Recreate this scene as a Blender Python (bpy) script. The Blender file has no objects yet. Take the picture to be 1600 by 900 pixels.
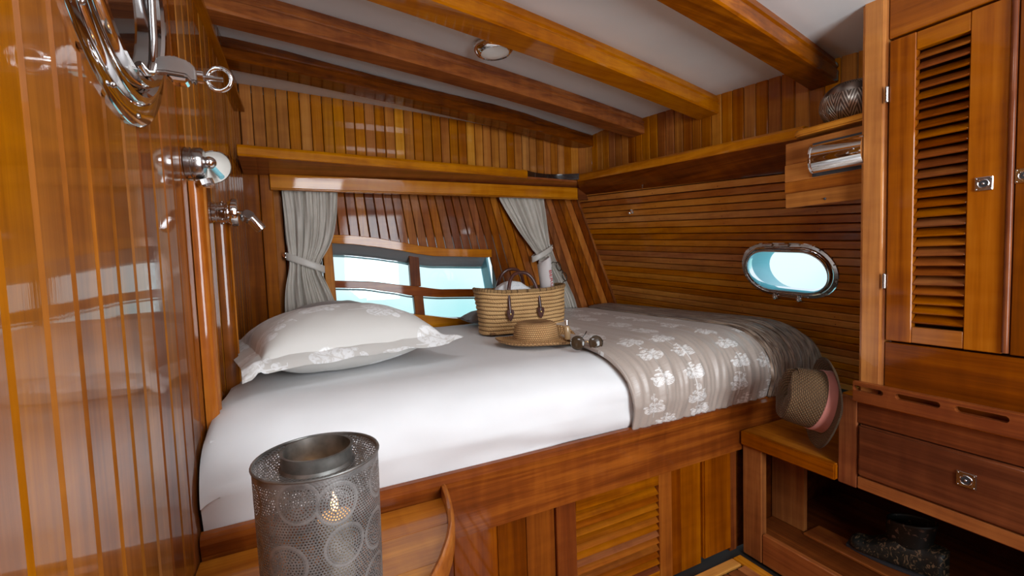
import bpy, bmesh, math, random
from mathutils import Vector, Matrix, noise as mnoise
random.seed(7)
sc = bpy.context.scene
PI = math.pi

# ------------------------------------------------------------------ camera
cam_d = bpy.data.cameras.new('camera'); cam = bpy.data.objects.new('camera', cam_d)
sc.collection.objects.link(cam); sc.camera = cam
cam_d.sensor_width = 36.0; cam_d.lens = 712 / 1600 * 36.0
cam_d.clip_start = 0.02; cam_d.clip_end = 200
yaw, pitch, roll = [math.radians(a) for a in (26.0, 3.5, 2.0)]
F = Vector((math.sin(yaw)*math.cos(pitch), math.cos(yaw)*math.cos(pitch), -math.sin(pitch)))
R0 = Vector((math.cos(yaw), -math.sin(yaw), 0)); U0 = R0.cross(F)
Rr = R0*math.cos(roll) - U0*math.sin(roll); Uu = Rr.cross(F)
cam.matrix_world = Matrix(((Rr.x, Uu.x, -F.x, 0), (Rr.y, Uu.y, -F.y, 0), (Rr.z, Uu.z, -F.z, 1.2), (0, 0, 0, 1)))

# ------------------------------------------------------------------ view
sc.view_settings.view_transform = 'Standard'; sc.view_settings.look = 'None'
sc.view_settings.gamma = 1; sc.view_settings.use_curve_mapping = False
sc.view_settings.exposure = 0.12

# ------------------------------------------------------------------ node helper
class S:
    """a socket with arithmetic"""
    def __init__(s, nt, o): s.nt = nt; s.o = o
    def _m(s, op, b=None, c=None):
        n = s.nt.nodes.new('ShaderNodeMath'); n.operation = op
        for i, v in enumerate((s, b, c)):
            if v is None: continue
            if isinstance(v, S): s.nt.links.new(v.o, n.inputs[i])
            else: n.inputs[i].default_value = v
        return S(s.nt, n.outputs[0])
    def __add__(s, b): return s._m('ADD', b)
    def __sub__(s, b): return s._m('SUBTRACT', b)
    def __mul__(s, b): return s._m('MULTIPLY', b)
    def __truediv__(s, b): return s._m('DIVIDE', b)
    def max(s, b): return s._m('MAXIMUM', b)
    def min(s, b): return s._m('MINIMUM', b)
    def pow(s, b): return s._m('POWER', b)
    def fract(s): return s._m('FRACT')
    def floor(s): return s._m('FLOOR')
    def abs(s): return s._m('ABSOLUTE')
    def sin(s): return s._m('SINE')
    def cos(s): return s._m('COSINE')
    def sqrt(s): return s._m('SQRT')
    def atan2(s, b): return s._m('ARCTAN2', b)
    def lt(s, b): return s._m('LESS_THAN', b)
    def gt(s, b): return s._m('GREATER_THAN', b)
    __radd__ = __add__
    __rmul__ = __mul__
    def inv(s): return s._m('MULTIPLY_ADD', -1.0, 1.0)
    def step(s, a, b):
        n = s.nt.nodes.new('ShaderNodeMapRange'); n.interpolation_type = 'SMOOTHSTEP'
        s.nt.links.new(s.o, n.inputs['Value'])
        n.inputs['From Min'].default_value = a; n.inputs['From Max'].default_value = b
        return S(s.nt, n.outputs[0])
    def rng(s, a, b, c, d):
        n = s.nt.nodes.new('ShaderNodeMapRange'); s.nt.links.new(s.o, n.inputs['Value'])
        for k, v in zip(('From Min', 'From Max', 'To Min', 'To Max'), (a, b, c, d)): n.inputs[k].default_value = v
        return S(s.nt, n.outputs[0])

class G:
    def __init__(g, name):
        g.m = bpy.data.materials.new(name); g.m.use_nodes = True
        g.nt = g.m.node_tree; g.nt.nodes.clear()
        g.out = g.nt.nodes.new('ShaderNodeOutputMaterial')
    def N(g, t, **kw):
        n = g.nt.nodes.new(t)
        for k, v in kw.items(): setattr(n, k, v)
        return n
    def L(g, a, b):
        if isinstance(a, S): a = a.o
        g.nt.links.new(a, b)
    def put(g, inp, v):
        if isinstance(v, S): g.L(v, inp)
        elif isinstance(v, bpy.types.NodeSocket): g.nt.links.new(v, inp)
        else: inp.default_value = v
    def val(g, v):
        n = g.N('ShaderNodeValue'); n.outputs[0].default_value = v; return S(g.nt, n.outputs[0])
    def coord(g, kind='Object'): return g.N('ShaderNodeTexCoord').outputs[kind]
    def rnd(g): return S(g.nt, g.N('ShaderNodeObjectInfo').outputs['Random'])
    def sep(g, v):
        n = g.N('ShaderNodeSeparateXYZ'); g.put(n.inputs[0], v); return [S(g.nt, o) for o in n.outputs]
    def comb(g, x, y, z=0.0):
        n = g.N('ShaderNodeCombineXYZ')
        for i, v in zip(n.inputs, (x, y, z)): g.put(i, v)
        return n.outputs[0]
    def vm(g, op, a, b):
        n = g.N('ShaderNodeVectorMath', operation=op); g.put(n.inputs[0], a); g.put(n.inputs[1], b); return n.outputs[0]
    def noise(g, vec, scale, detail=3, rough=.5, dist=0.0):
        n = g.N('ShaderNodeTexNoise'); g.put(n.inputs['Vector'], vec)
        n.inputs['Scale'].default_value = scale; n.inputs['Detail'].default_value = detail
        n.inputs['Roughness'].default_value = rough; n.inputs['Distortion'].default_value = dist
        return S(g.nt, n.outputs[0])
    def ramp(g, f, stops):
        n = g.N('ShaderNodeValToRGB'); g.put(n.inputs[0], f); e = n.color_ramp.elements
        while len(e) < len(stops): e.new(.5)
        for el, (p, c) in zip(e, stops): el.position = p; el.color = (*c, 1)
        return n.outputs[0]
    def mix(g, f, a, b, mode='MIX'):
        n = g.N('ShaderNodeMix', data_type='RGBA', blend_type=mode)
        g.put(n.inputs[0], f)
        for i, v in ((6, a), (7, b)):
            if isinstance(v, tuple): n.inputs[i].default_value = (*v, 1)
            else: g.put(n.inputs[i], v)
        return n.outputs[2]
    def bump(g, h, strength=.3, dist=.002):
        n = g.N('ShaderNodeBump'); g.put(n.inputs['Height'], h)
        n.inputs['Strength'].default_value = strength; n.inputs['Distance'].default_value = dist
        return n.outputs[0]
    def bsdf(g, color, rough=.5, normal=None, finish=True, **kw):
        n = g.N('ShaderNodeBsdfPrincipled')
        if isinstance(color, tuple): n.inputs['Base Color'].default_value = (*color, 1)
        else: g.put(n.inputs['Base Color'], color)
        g.put(n.inputs['Roughness'], rough)
        for k, v in kw.items(): g.put(n.inputs[k.replace('_', ' ')], v)
        if normal is not None: g.L(normal, n.inputs['Normal'])
        if finish: g.L(n.outputs[0], g.out.inputs[0])
        return n.outputs[0]

# ------------------------------------------------------------------ world: bright hazy sky over turquoise water
w = bpy.data.worlds.new('world'); sc.world = w; w.use_nodes = True
nt = w.node_tree; nt.nodes.clear()
wo = nt.nodes.new('ShaderNodeOutputWorld'); bg = nt.nodes.new('ShaderNodeBackground')
tc = nt.nodes.new('ShaderNodeTexCoord'); sp = nt.nodes.new('ShaderNodeSeparateXYZ')
nt.links.new(tc.outputs['Generated'], sp.inputs[0])
nz = nt.nodes.new('ShaderNodeTexNoise'); nz.inputs['Scale'].default_value = 5.0; nz.inputs['Detail'].default_value = 2
nt.links.new(tc.outputs['Generated'], nz.inputs['Vector'])
zz = S(nt, sp.outputs[2]) + (S(nt, nz.outputs[0]) - .5) * .22
rp = nt.nodes.new('ShaderNodeValToRGB'); nt.links.new(zz.rng(-1, 1, 0, 1).o, rp.inputs[0])
el = rp.color_ramp.elements
for _ in range(3): el.new(.5)
for e_, (p_, c_) in zip(el, ((.30, (.30, .66, .68)), (.42, (.42, .80, .84)), (.475, (.78, .93, .97)), (.52, (.86, .95, 1.0)), (1.0, (.80, .90, 1.0)))):
    e_.position = p_; e_.color = (*c_, 1)
nt.links.new(rp.outputs[0], bg.inputs[0]); bg.inputs[1].default_value = 1.12
nt.links.new(bg.outputs[0], wo.inputs[0])

# ------------------------------------------------------------------ added fill lights, not lamps of the cabin
def area(name, loc, target, size, power, col=(1, 1, 1), sy=None):
    d = bpy.data.lights.new(name, 'AREA'); d.energy = power; d.color = col; d.size = size
    if sy: d.shape = 'RECTANGLE'; d.size_y = sy
    o = bpy.data.objects.new(name, d); sc.collection.objects.link(o)
    o.location = loc
    o.rotation_euler = (Vector(target) - Vector(loc)).to_track_quat('-Z', 'Y').to_euler()
    return o
area('added_front_fill', (0.95, -0.80, 1.28), (0.35, 1.5, 1.40), .65, 38, (.88, .95, 1.0), 1.05)  # added fill from behind the camera; the bulkhead there has no doorway
area('added_top_fill', (0.30, 0.45, 1.97), (0.55, 1.4, 0.8), .40, 7, (.92, .965, 1), .30)  # added overhead fill; no opening is built in the deckhead

# ------------------------------------------------------------------ mesh builder
WORLD = {}
class MB:
    def __init__(s): s.v = []; s.f = []; s.uv = {}
    def vert(s, p, uv=None):
        s.v.append(Vector(p)); 
        if uv is not None: s.uv[len(s.v)-1] = uv
        return len(s.v)-1
    def prism(s, pts, ext):
        """polygon pts (list of 3D) extruded by vector ext"""
        e = Vector(ext); n = len(pts)
        a = [s.vert(p) for p in pts]; b = [s.vert(Vector(p)+e) for p in pts]
        s.f.append(a[::-1]); s.f.append(b)
        for i in range(n): s.f.append([a[i], a[(i+1) % n], b[(i+1) % n], b[i]])
        return s
    def box(s, lo, hi):
        x0, y0, z0 = lo; x1, y1, z1 = hi
        return s.prism([(x0, y0, z0), (x1, y0, z0), (x1, y1, z0), (x0, y1, z0)], (0, 0, z1-z0))
    def grid(s, fn, nu, nv, cu=False, cv=False, uvf=None):
        idx = []
        for i in range(nu + (0 if cu else 1)):
            row = []
            for j in range(nv + (0 if cv else 1)):
                u = i/nu; v = j/nv
                row.append(s.vert(fn(u, v), uvf(u, v) if uvf else (u, v)))
            idx.append(row)
        NU = len(idx); NV = len(idx[0])
        for i in range(nu):
            for j in range(nv):
                a = idx[i][j]; b = idx[(i+1) % NU][j]; c = idx[(i+1) % NU][(j+1) % NV]; d = idx[i][(j+1) % NV]
                s.f.append([a, b, c, d])
        return s
    def lathe(s, prof, center=(0, 0, 0), axis=(0, 0, 1), n=32, sx=1, sy=1, up=None, uvR=None):
        """prof: list of (r, h)"""
        M = frame(center, axis, up); m = len(prof)-1
        arc = [0]
        for i in range(m): arc.append(arc[-1] + math.hypot(prof[i+1][0]-prof[i][0], prof[i+1][1]-prof[i][1]))
        def fn(u, v):
            k = min(int(round(v*m)), m); r, h = prof[k]; t = -2*PI*u
            return M @ Vector((r*math.cos(t)*sx, r*math.sin(t)*sy, h))
        def uvf(u, v):
            k = min(int(round(v*m)), m); return (u*(uvR if uvR else 1.0), arc[k])
        return s.grid(fn, n, m, uvf=uvf)
    def tube(s, pts, r, n=10, closed=False, cap=True):
        pts = [Vector(p) for p in pts]; N = len(pts); rs = r if isinstance(r, (list, tuple)) else [r]*N
        T = []
        for i in range(N):
            if closed: t = pts[(i+1) % N] - pts[i-1]
            else: t = pts[min(i+1, N-1)] - pts[max(i-1, 0)]
            T.append(t.normalized())
        a = T[0].orthogonal().normalized(); rings = []
        for i in range(N):
            a = (a - T[i]*a.dot(T[i])).normalized(); b = T[i].cross(a)
            rings.append([s.vert(pts[i] + (a*math.cos(2*PI*k/n) + b*math.sin(2*PI*k/n))*rs[i], (k/n, i/N)) for k in range(n)])
        for i in range(N if closed else N-1):
            A = rings[i]; B = rings[(i+1) % N]; off = 0
            if closed and i == N-1:
                off = min(range(n), key=lambda q: (s.v[B[q]] - s.v[A[0]]).length)
            for k in range(n): s.f.append([A[k], A[(k+1) % n], B[(k+1+off) % n], B[(k+off) % n]])
        if not closed and cap: s.f.append(rings[0][::-1]); s.f.append(rings[-1])
        return s
    def cyl(s, p0, p1, r, n=24, r1=None):
        return s.tube([p0, p1], [r, r if r1 is None else r1], n)
    def ball(s, c, r, n=16, sc3=(1, 1, 1)):
        c = Vector(c)
        prof = [(math.sin(PI*k/n)*r, -math.cos(PI*k/n)*r) for k in range(n+1)]
        M = len(s.v)
        s.lathe(prof, (0, 0, 0), (0, 0, 1), n*2)
        for i in range(M, len(s.v)): p = s.v[i]; s.v[i] = Vector((p.x*sc3[0], p.y*sc3[1], p.z*sc3[2])) + c
        return s

def frame(center, axis, up=None):
    z = Vector(axis).normalized()
    if up is None: x = z.orthogonal().normalized()
    else: x = (Vector(up) - z*Vector(up).dot(z)).normalized()
    y = z.cross(x)
    c = Vector(center)
    return Matrix(((x.x, y.x, z.x, c.x), (x.y, y.y, z.y, c.y), (x.z, y.z, z.z, c.z), (0, 0, 0, 1)))

def obj(name, mb, mat, parent=None, bev=0.0, smooth=None, label=None, seg=1, mods=None):
    base = WORLD[parent.name] if parent else Vector((0, 0, 0))
    me = bpy.data.meshes.new(name)
    loc = Vector((0, 0, 0))
    if parent is None or len(mb.v) < 200:
        lo = Vector([min(p[i] for p in mb.v) for i in range(3)]); hi = Vector([max(p[i] for p in mb.v) for i in range(3)])
        loc = (lo+hi)/2
        if parent is None: loc.z = lo.z
    else: loc = base.copy()
    bm = bmesh.new()
    vs = [bm.verts.new(p - loc) for p in mb.v]
    uvl = bm.loops.layers.uv.new('UVMap') if mb.uv else None
    for f in mb.f:
        try: fc = bm.faces.new([vs[i] for i in f])
        except ValueError: continue
        if uvl:
            for lp, i in zip(fc.loops, f): lp[uvl].uv = mb.uv.get(i, (0, 0))
    bmesh.ops.remove_doubles(bm, verts=bm.verts, dist=1e-6)
    bmesh.ops.recalc_face_normals(bm, faces=bm.faces)
    if bev > 0:
        ed = [e for e in bm.edges if len(e.link_faces) == 2 and e.calc_face_angle(0) > .5]
        bmesh.ops.bevel(bm, geom=ed, offset=bev, segments=seg, affect='EDGES', clamp_overlap=True)
    if smooth is None: smooth = len(mb.v) > 40 or (bev > 0 and seg > 1)
    if smooth:
        for f in bm.faces: f.smooth = True
        for e in bm.edges:
            if len(e.link_faces) == 2 and e.calc_face_angle(0) > .7: e.smooth = False
    bm.to_mesh(me); bm.free()
    me.materials.append(mat)
    o = bpy.data.objects.new(name, me); sc.collection.objects.link(o)
    if parent: o.parent = parent; o.location = loc - base
    else: o.location = loc
    WORLD[o.name] = loc
    if label: o['label'] = label
    if mods:
        for t, kw in mods:
            md = o.modifiers.new(t.lower(), t)
            for k, v in kw.items(): setattr(md, k, v)
    return o

def thing(name, loc, label, cat, group=None, struct=False):
    o = bpy.data.objects.new(name, None); sc.collection.objects.link(o); o.location = loc
    o.empty_display_size = .05; WORLD[o.name] = Vector(loc)
    o['label'] = label
    if struct: o['kind'] = 'structure'
    else: o['category'] = cat
    if group: o['group'] = group
    return o
def tag(o, label, cat, group=None):
    o['label'] = label; o['category'] = cat
    if group: o['group'] = group
    return o
def struct(o): o['kind'] = 'structure'; return o

# ------------------------------------------------------------------ materials
def wood(name, axis, stops, rough=.4, coat=.75, rand=.35, coat_r=.05, figure=.5, bump=.12, sc_=1.0):
    g = G(name); co = g.coord(); r = g.rnd()
    off = g.comb(r*37.0, r*19.0, r*53.0)
    v = g.vm('ADD', co, off)
    a, c = 1.1*sc_, 26.0*sc_
    s1 = {'X': (a, c, c), 'Y': (c, a, c), 'Z': (c, c, a)}[axis]
    s2 = {'X': (5, 150, 150), 'Y': (150, 5, 150), 'Z': (150, 150, 5)}[axis]
    s3 = {'X': (22, 5, 5), 'Y': (5, 22, 5), 'Z': (5, 5, 22)}[axis]
    n1 = g.noise(g.vm('MULTIPLY', v, s1), 1, 4, .55, .8)
    n2 = g.noise(g.vm('MULTIPLY', v, s2), 1, 3, .6)
    n3 = g.noise(g.vm('MULTIPLY', v, s3), 1, 2, .5, .4)
    n4 = g.noise(v, 2.2, 2, .5)
    f = n1*.52 + n2*.20 + n3*(.16*figure*2) + n4*.20 + (r-.5)*rand - (.02 + .16*figure - .08)
    c1 = g.ramp(f, stops)
    # small tonal shift from board to board
    hs = g.N('ShaderNodeHueSaturation'); g.L(c1, hs.inputs['Color'])
    r2 = (r*91.7).fract()
    g.L(r2.rng(0, 1, .494, .506), hs.inputs['Hue']); g.L((r*47.3).fract().rng(0, 1, .92, 1.06), hs.inputs['Saturation'])
    g.L(r2.rng(0, 1, .86, 1.12), hs.inputs['Value'])
    wav = g.noise(co, 3.2, 1)
    bn = g.bump(n2*.35 + wav*2.2, bump, .0016)
    g.bsdf(hs.outputs[0], rough, None, Coat_Weight=coat, Coat_Roughness=coat_r, Coat_IOR=1.42, Specular_IOR_Level=.08)
    b = [n for n in g.nt.nodes if n.type == 'BSDF_PRINCIPLED'][0]
    g.L(bn, b.inputs['Normal']); g.L(bn, b.inputs['Coat Normal'])
    return g.m
TEAK = ((.22, (.07, .013, .0012)), (.42, (.21, .048, .003)), (.58, (.40, .112, .006)), (.80, (.60, .22, .022)))
HONEY = ((.22, (.17, .042, .002)), (.42, (.36, .105, .005)), (.60, (.56, .195, .012)), (.80, (.74, .33, .045)))
DEEP = ((.22, (.075, .014, .0012)), (.45, (.19, .042, .003)), (.60, (.32, .085, .005)), (.82, (.46, .15, .013)))
MAHO = ((.25, (.055, .010, .001)), (.45, (.15, .031, .002)), (.62, (.27, .066, .003)), (.82, (.42, .13, .008)))
W = {}
for ax in 'XYZ':
    W['teak'+ax] = wood('teak_'+ax, ax, TEAK); W['deep'+ax] = wood('deep_teak_'+ax, ax, DEEP, rand=.22, coat=.5); W['honey'+ax] = wood('honey_'+ax, ax, HONEY, rand=.25); W['maho'+ax] = wood('maho_'+ax, ax, MAHO, rand=.25, coat=.45)
W['louverY'] = wood('louver_teak_y', 'Y', DEEP, rand=.07); W['louverX'] = wood('louver_teak_x', 'X', DEEP, rand=.07)
W['hull'] = wood('hull_teak', 'Y', ((.22, (.19, .048, .002)), (.42, (.37, .105, .005)), (.60, (.57, .19, .010)), (.82, (.74, .31, .035))), rand=.20)
W['wall'] = wood('wall_teak', 'Z', ((.22, (.08, .019, .001)), (.45, (.19, .050, .002)), (.62, (.31, .093, .004)), (.82, (.46, .16, .010))), rand=.16, coat=1.0, coat_r=.03, bump=.10)
W['drawer'] = wood('drawer_mahogany', 'Y', ((.25, (.035, .006, .001)), (.45, (.10, .019, .002)), (.62, (.18, .038, .003)), (.82, (.28, .075, .008))), rough=.45, coat=.45, rand=.1)
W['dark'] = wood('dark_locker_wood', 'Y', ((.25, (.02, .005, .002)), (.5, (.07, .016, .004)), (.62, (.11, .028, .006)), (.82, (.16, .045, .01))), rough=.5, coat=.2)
def simple(name, col, rough=.5, **kw):
    g = G(name); g.bsdf(col, rough, None, **kw); return g.m
CHROME = simple('chrome', (.86, .86, .87), .07, Metallic=1.0)
STEEL = simple('brushed_steel', (.48, .46, .45), .22, Metallic=1.0)
BRASS = simple('brass', (.75, .52, .22), .22, Metallic=1.0)
DARKGAP = simple('dark_caulk', (.012, .006, .003), .7)
def paint():
    g = G('white_ceiling_paint'); n = g.noise(g.coord(), 4, 3)
    g.bsdf(g.ramp(n, ((.3, (.80, .855, .87)), (.7, (.86, .91, .925)))), .45); return g.m
CEIL = paint()
def glass():
    g = G('window_glass'); t = g.N('ShaderNodeBsdfTransparent'); t.inputs[0].default_value = (.93, .985, .98, 1)
    gl = g.N('ShaderNodeBsdfGlossy'); gl.inputs['Roughness'].default_value = .02
    fr = g.N('ShaderNodeFresnel'); fr.inputs[0].default_value = 1.45
    mx = g.N('ShaderNodeMixShader'); g.L(fr.outputs[0], mx.inputs[0]); g.L(t.outputs[0], mx.inputs[1]); g.L(gl.outputs[0], mx.inputs[2])
    g.L(mx.outputs[0], g.out.inputs[0]); return g.m
GLASS = glass()

# ------------------------------------------------------------------ shell formulas
def lwx(y): return -.215 + .0423*(y-1.2)                       # face of the left wall
def xe_(y): return 1.74 + .07*(2.5-y)                          # face of the upper right band
def rise(dx): return .10*dx - .02*dx*dx
def ceil_z(x, y):
    dx = xe_(y) - x; return 1.84 + .055*(y+.15*dx) + rise(dx) - .055*max(0, min(1, (y+.15*dx-2.40)/.12))
def hull_x(y, z): return 1.70 - .07*(y-2.5) - .43*(z-1.63)

# floor ------------------------------------------------------------
fl = thing('floor', (.6, .4, 0), 'narrow teak floor slats with black caulked seams', 'floor', struct=True)
obj('underlay', MB().box((-.6, -1.2, -.03), (2.3, 2.6, -.012)), DARKGAP, fl)
x = -.25
while x < 1.48:
    obj('slat', MB().box((x, -.9, -.012), (x+.045, 1.135, 0)), W['teakY'], fl, .0015); x += .052
obj('border_board', MB().box((-.25, 1.145, -.012), (1.50, 1.185, .001)), W['honeyX'], fl, .002)
obj('border_board', MB().box((1.505, -.9, -.012), (1.545, 1.185, .001)), W['honeyY'], fl, .002)

# left wall -------------------------------------------------------------
wl = thing('wall_left', (-.26, 1, 0), 'varnished bulkhead of tall vertical planks with bevelled grooves', 'wall', struct=True)
y = -.885
while y < 2.5:
    y1 = min(y+.0695, 2.53); c = .0055
    mb = MB(); pts = []
    for yy, d in ((y, -.02), (y, -c), (y+c*1.1, 0), (y1-c*1.1, 0), (y1, -c), (y1, -.02)):
        pts.append((lwx(yy)+d, yy, 0))
    mb.prism(pts, (0, 0, ceil_z(-.22, y)+.03))
    obj('plank', mb, W['wall'], wl, smooth=False); y = y1 + .0008
obj('backing', MB().prism([(lwx(-.9)-.05, -.9, 0), (lwx(2.55)-.05, 2.55, 0), (lwx(2.55)-.021, 2.55, 0), (lwx(-.9)-.021, -.9, 0)], (0, 0, 2.15)), DARKGAP, wl)
mb = MB(); p0 = Vector((lwx(1.35), 1.35, 1.975)); p1 = Vector((lwx(2.46), 2.46, 1.925)); 
mb.prism([p0, p0+Vector((.022, 0, 0)), p0+Vector((.022, 0, .016)), p0+Vector((.012, 0, .028)), p0+Vector((0, 0, .028))], p1-p0)
struct(obj('trim_1', mb, W['mahoY'])); bpy.data.objects['trim_1']['label'] = 'thin dark batten running along the top of the left wall'

# back wall: lower fanned planks around the window, upper band -------------------
wb = thing('wall_back', (.8, 2.5, 0), 'window wall of narrow vertical planks fanning outward to the right', 'wall', struct=True)
YB = 2.5
def lean(x): return .245*max(x, 0)               # dx per metre downward
def wtop(x):                                       # outer top curve of the window opening
    P = [(.16, 1.345), (.209, 1.343), (.297, 1.34), (.418, 1.325), (.544, 1.303), (.677, 1.277), (.816, 1.258), (1.078, 1.25), (1.2, 1.25)]
    for a, b in zip(P, P[1:]):
        if x <= b[0]: return a[1] + (b[1]-a[1])*max(0, (x-a[0]))/(b[0]-a[0])
    return P[-1][1]
def wbot(x): return .965 - .16*max(0, min(1, (x-.25)/.8))**.8
def lx(x0, z): return x0 + lean(x0)*(1.60-z)
x0 = -.15; k = 0
while x0 < 1.76:
    x1 = x0 + .0475
    def poly(za, zb, fa=None, fb=None):
        pts = [(lx(x0+.0018, zb), YB, zb), (lx(x1-.0018, zb), YB, zb)]
        pts = [(lx(x1-.0018, za if fa is None else fa(lx(x1, 1.25))), YB, za if fa is None else fa(lx(x1, 1.25))),
               (lx(x0+.0018, za if fa is None else fa(lx(x0, 1.25))), YB, za if fa is None else fa(lx(x0, 1.25))),
               (lx(x0+.0018, zb if fb is None else fb(lx(x0, .9))), YB, zb if fb is None else fb(lx(x0, .9))),
               (lx(x1-.0018, zb if fb is None else fb(lx(x1, .9))), YB, zb if fb is None else fb(lx(x1, .9)))]
        return MB().prism(pts, (0, .018, 0))
    xm = lx((x0+x1)/2, 1.2)
    if .17 < xm < 1.085:
        obj('plank', poly(0, 1.72, fa=lambda q: wtop(q)-.02), W['deepZ'], wb, .003)
        obj('plank', poly(.55, 0, fb=lambda q: wbot(q)+.0), W['deepZ'], wb, .003)
    else:
        obj('plank', poly(.55, 1.72), W['deepZ'] if x0 < 1.2 else W['teakZ'], wb, .003)
    x0 = x1
x0 = -.16
while x0 < 1.62:                                     # upper band
    obj('plank', MB().box((x0+.0015, 2.47, 1.66), (x0+.0490, 2.49, 2.10)), W['honeyZ'], wb, .0032); x0 += .0505
for k in range(5):                                    # rounded corner of the band
    a0 = PI/2 - k*PI/10; a1 = a0 - PI/10; cx, cy, rr = 1.605, 2.325, .145
    pA = Vector((cx+rr*math.cos(a0), cy+rr*math.sin(a0), 1.66)); pB = Vector((cx+rr*math.cos(a1), cy+rr*math.sin(a1), 1.66))
    qB = Vector((cx+(rr+.02)*math.cos(a1), cy+(rr+.02)*math.sin(a1), 1.66)); qA = Vector((cx+(rr+.02)*math.cos(a0), cy+(rr+.02)*math.sin(a0), 1.66))
    obj('plank', MB().prism([pA, pB, qB, qA], (0, 0, .42)), W['honeyZ'], wb, .002)
obj('backing', MB().box((-.35, 2.60, .0), (.16, 2.66, 2.2)), DARKGAP, wb)
obj('backing', MB().box((1.16, 2.60, .0), (2.6, 2.66, 2.2)), DARKGAP, wb)
obj('backing', MB().box((.16, 2.60, 1.34), (1.16, 2.66, 2.2)), DARKGAP, wb)
obj('backing', MB().box((.16, 2.60, 0), (1.16, 2.66, .80)), DARKGAP, wb)
obj('corner_board', MB().box((-.17, 2.425, .55), (-.101, 2.44, 1.70)), W['mahoZ'], wb, .003)
obj('corner_board', MB().box((-.098, 2.425, .55), (-.045, 2.44, 1.70)), W['mahoZ'], wb, .003)

# right wall: hull planks, band -----------------------------------------------------
wr = thing('wall_right', (2.0, 1.8, 0), 'hull side of narrow fore-and-aft planks with dark seams, vertical plank band above', 'wall', struct=True)
HB = Vector((1.70, 2.5, 1.63)); HF = Vector((.07+.43*.06, -1, -.06)).normalized()
HN = Vector((1, .07, .43)).normalized(); HD = HN.cross(HF)      # down the planking
if HD.z > 0: HD = -HD
PC = Vector((2.005, 1.295, 1.112)); PC = PC - HN*((PC-HB).dot(HN))
ps, pt = (PC-HB).dot(HF), (PC-HB).dot(HD)
def hp(s, t, d=0): return HB + HF*s + HD*t + HN*d
def stadium(L, r, n=14):
    pts = []
    for k in range(n+1): a = -PI/2 + PI*k/n; pts.append((L + r*math.cos(a), r*math.sin(a)))
    for k in range(n+1): a = PI/2 + PI*k/n; pts.append((-L + r*math.cos(a), r*math.sin(a)))
    return pts
CL, CR = .078, .118
def cut(dt):
    if abs(dt) >= CR: return None
    return CL + math.sqrt(CR*CR-dt*dt)
t = -.03
while t < 1.05:
    t1 = t+.0372; a, b = t-pt, t1-.0058-pt
    ca, cb = cut(a), cut(b)
    s0a = 0; sE = 1.85
    if ca is None and cb is None:
        obj('plank', MB().prism([hp(-.01, t), hp(sE, t), hp(sE, t1-.0058), hp(-.01, t1-.0058)], HN*.016), W['hull'], wr, .002)
    else:
        ta, tb = t, t1-.0058; m1 = MB(); m2 = None
        if ca is not None and cb is not None: m2 = MB()
        if ca is None:
            m1.prism([hp(-.01, ta), hp(sE, ta), hp(sE, pt-CR), hp(-.01, pt-CR)], HN*.016); ta = pt-CR; ca = CL
        if cb is None:
            m1.prism([hp(-.01, pt+CR), hp(sE, pt+CR), hp(sE, tb), hp(-.01, tb)], HN*.016); tb = pt+CR; cb = CL
        m1.prism([hp(-.01, ta), hp(ps-ca, ta), hp(ps-cb, tb), hp(-.01, tb)], HN*.016)
        (m2 or m1).prism([hp(ps+ca, ta), hp(sE, ta), hp(sE, tb), hp(ps+cb, tb)], HN*.016)
        for m_ in (m1, m2):
            if m_: obj('plank', m_, W['hull'], wr, .0012, smooth=False)
    t = t1
# backing with a hole for the porthole
mb = MB()
for (sa, sb, ta, tb) in ((-.1, ps-.19, -.1, 1.2), (ps+.19, 1.9, -.1, 1.2), (ps-.19, ps+.19, -.1, pt-.122), (ps-.19, ps+.19, pt+.122, 1.2)):
    mb.prism([hp(sa, ta, .017), hp(sb, ta, .017), hp(sb, tb, .017), hp(sa, tb, .017)], HN*.02)
def ann(u, v):
    k = int(round(u*38)) % 38; r = .116 + .088*v
    if k <= 18: a = -PI/2 + PI*k/18; s_, t_ = .075 + r*math.cos(a), r*math.sin(a)
    else: a = PI/2 + PI*(k-19)/18; s_, t_ = -.075 + r*math.cos(a), r*math.sin(a)
    return hp(ps+s_, pt+t_, .0165)
mb.grid(ann, 38, 1, cu=True)
obj('backing', mb, DARKGAP, wr, smooth=False)
y = 2.33
while y > .3:                                     # band under the ceiling
    y1 = y-.0535; a = Vector((xe_(y), y, 1.60)); b = Vector((xe_(y1), y1+.0030, 1.60))
    obj('plank', MB().prism([a, b, b+Vector((.02, 0, 0)), a+Vector((.02, 0, 0))], (0, 0, .42)), W['honeyZ'], wr, .0032); y = y1
mb = MB()                                          # screw heads down the planking
for s in (.35, .62, 1.0, 1.42):
    t = -.01
    while t < .86:
        c = hp(s+random.uniform(-.006, .006), t, -.0004)
        if not (abs(s-ps) < .24 and abs(t-pt) < .15): mb.cyl(c, c+HN*.002, .003, 8)
        t += .0372
o = obj('screw_heads', mb, W['mahoX'], wr); o['kind'] = 'stuff'

wn = thing('wall_near', (.6, -.92, 0), 'plain panelled bulkhead behind the viewer', 'wall', struct=True)
for k in range(10):
    obj('panel', MB().box((-.38+k*.2, -.93, 0), (-.182+k*.2, -.90, 2.0)), W['teakZ'], wn, .003)
obj('panel', MB().box((1.622, -.93, 0), (2.25, -.90, 2.0)), W['teakZ'], wn, .003)
# ceiling -------------------------------------------------------------------------
mb = MB()
mb.grid(lambda u, v: (-.40+u*2.7, -.95+v*3.6, ceil_z(-.40+u*2.7, -.95+v*3.6)), 30, 20)
mb.grid(lambda u, v: (-.40+u*2.7, -.95+v*3.6, ceil_z(-.40+u*2.7, -.95+v*3.6)+.03), 30, 20)
ce = struct(obj('ceiling', mb, CEIL)); ce['label'] = 'cambered white painted deckhead between the beams'

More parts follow.
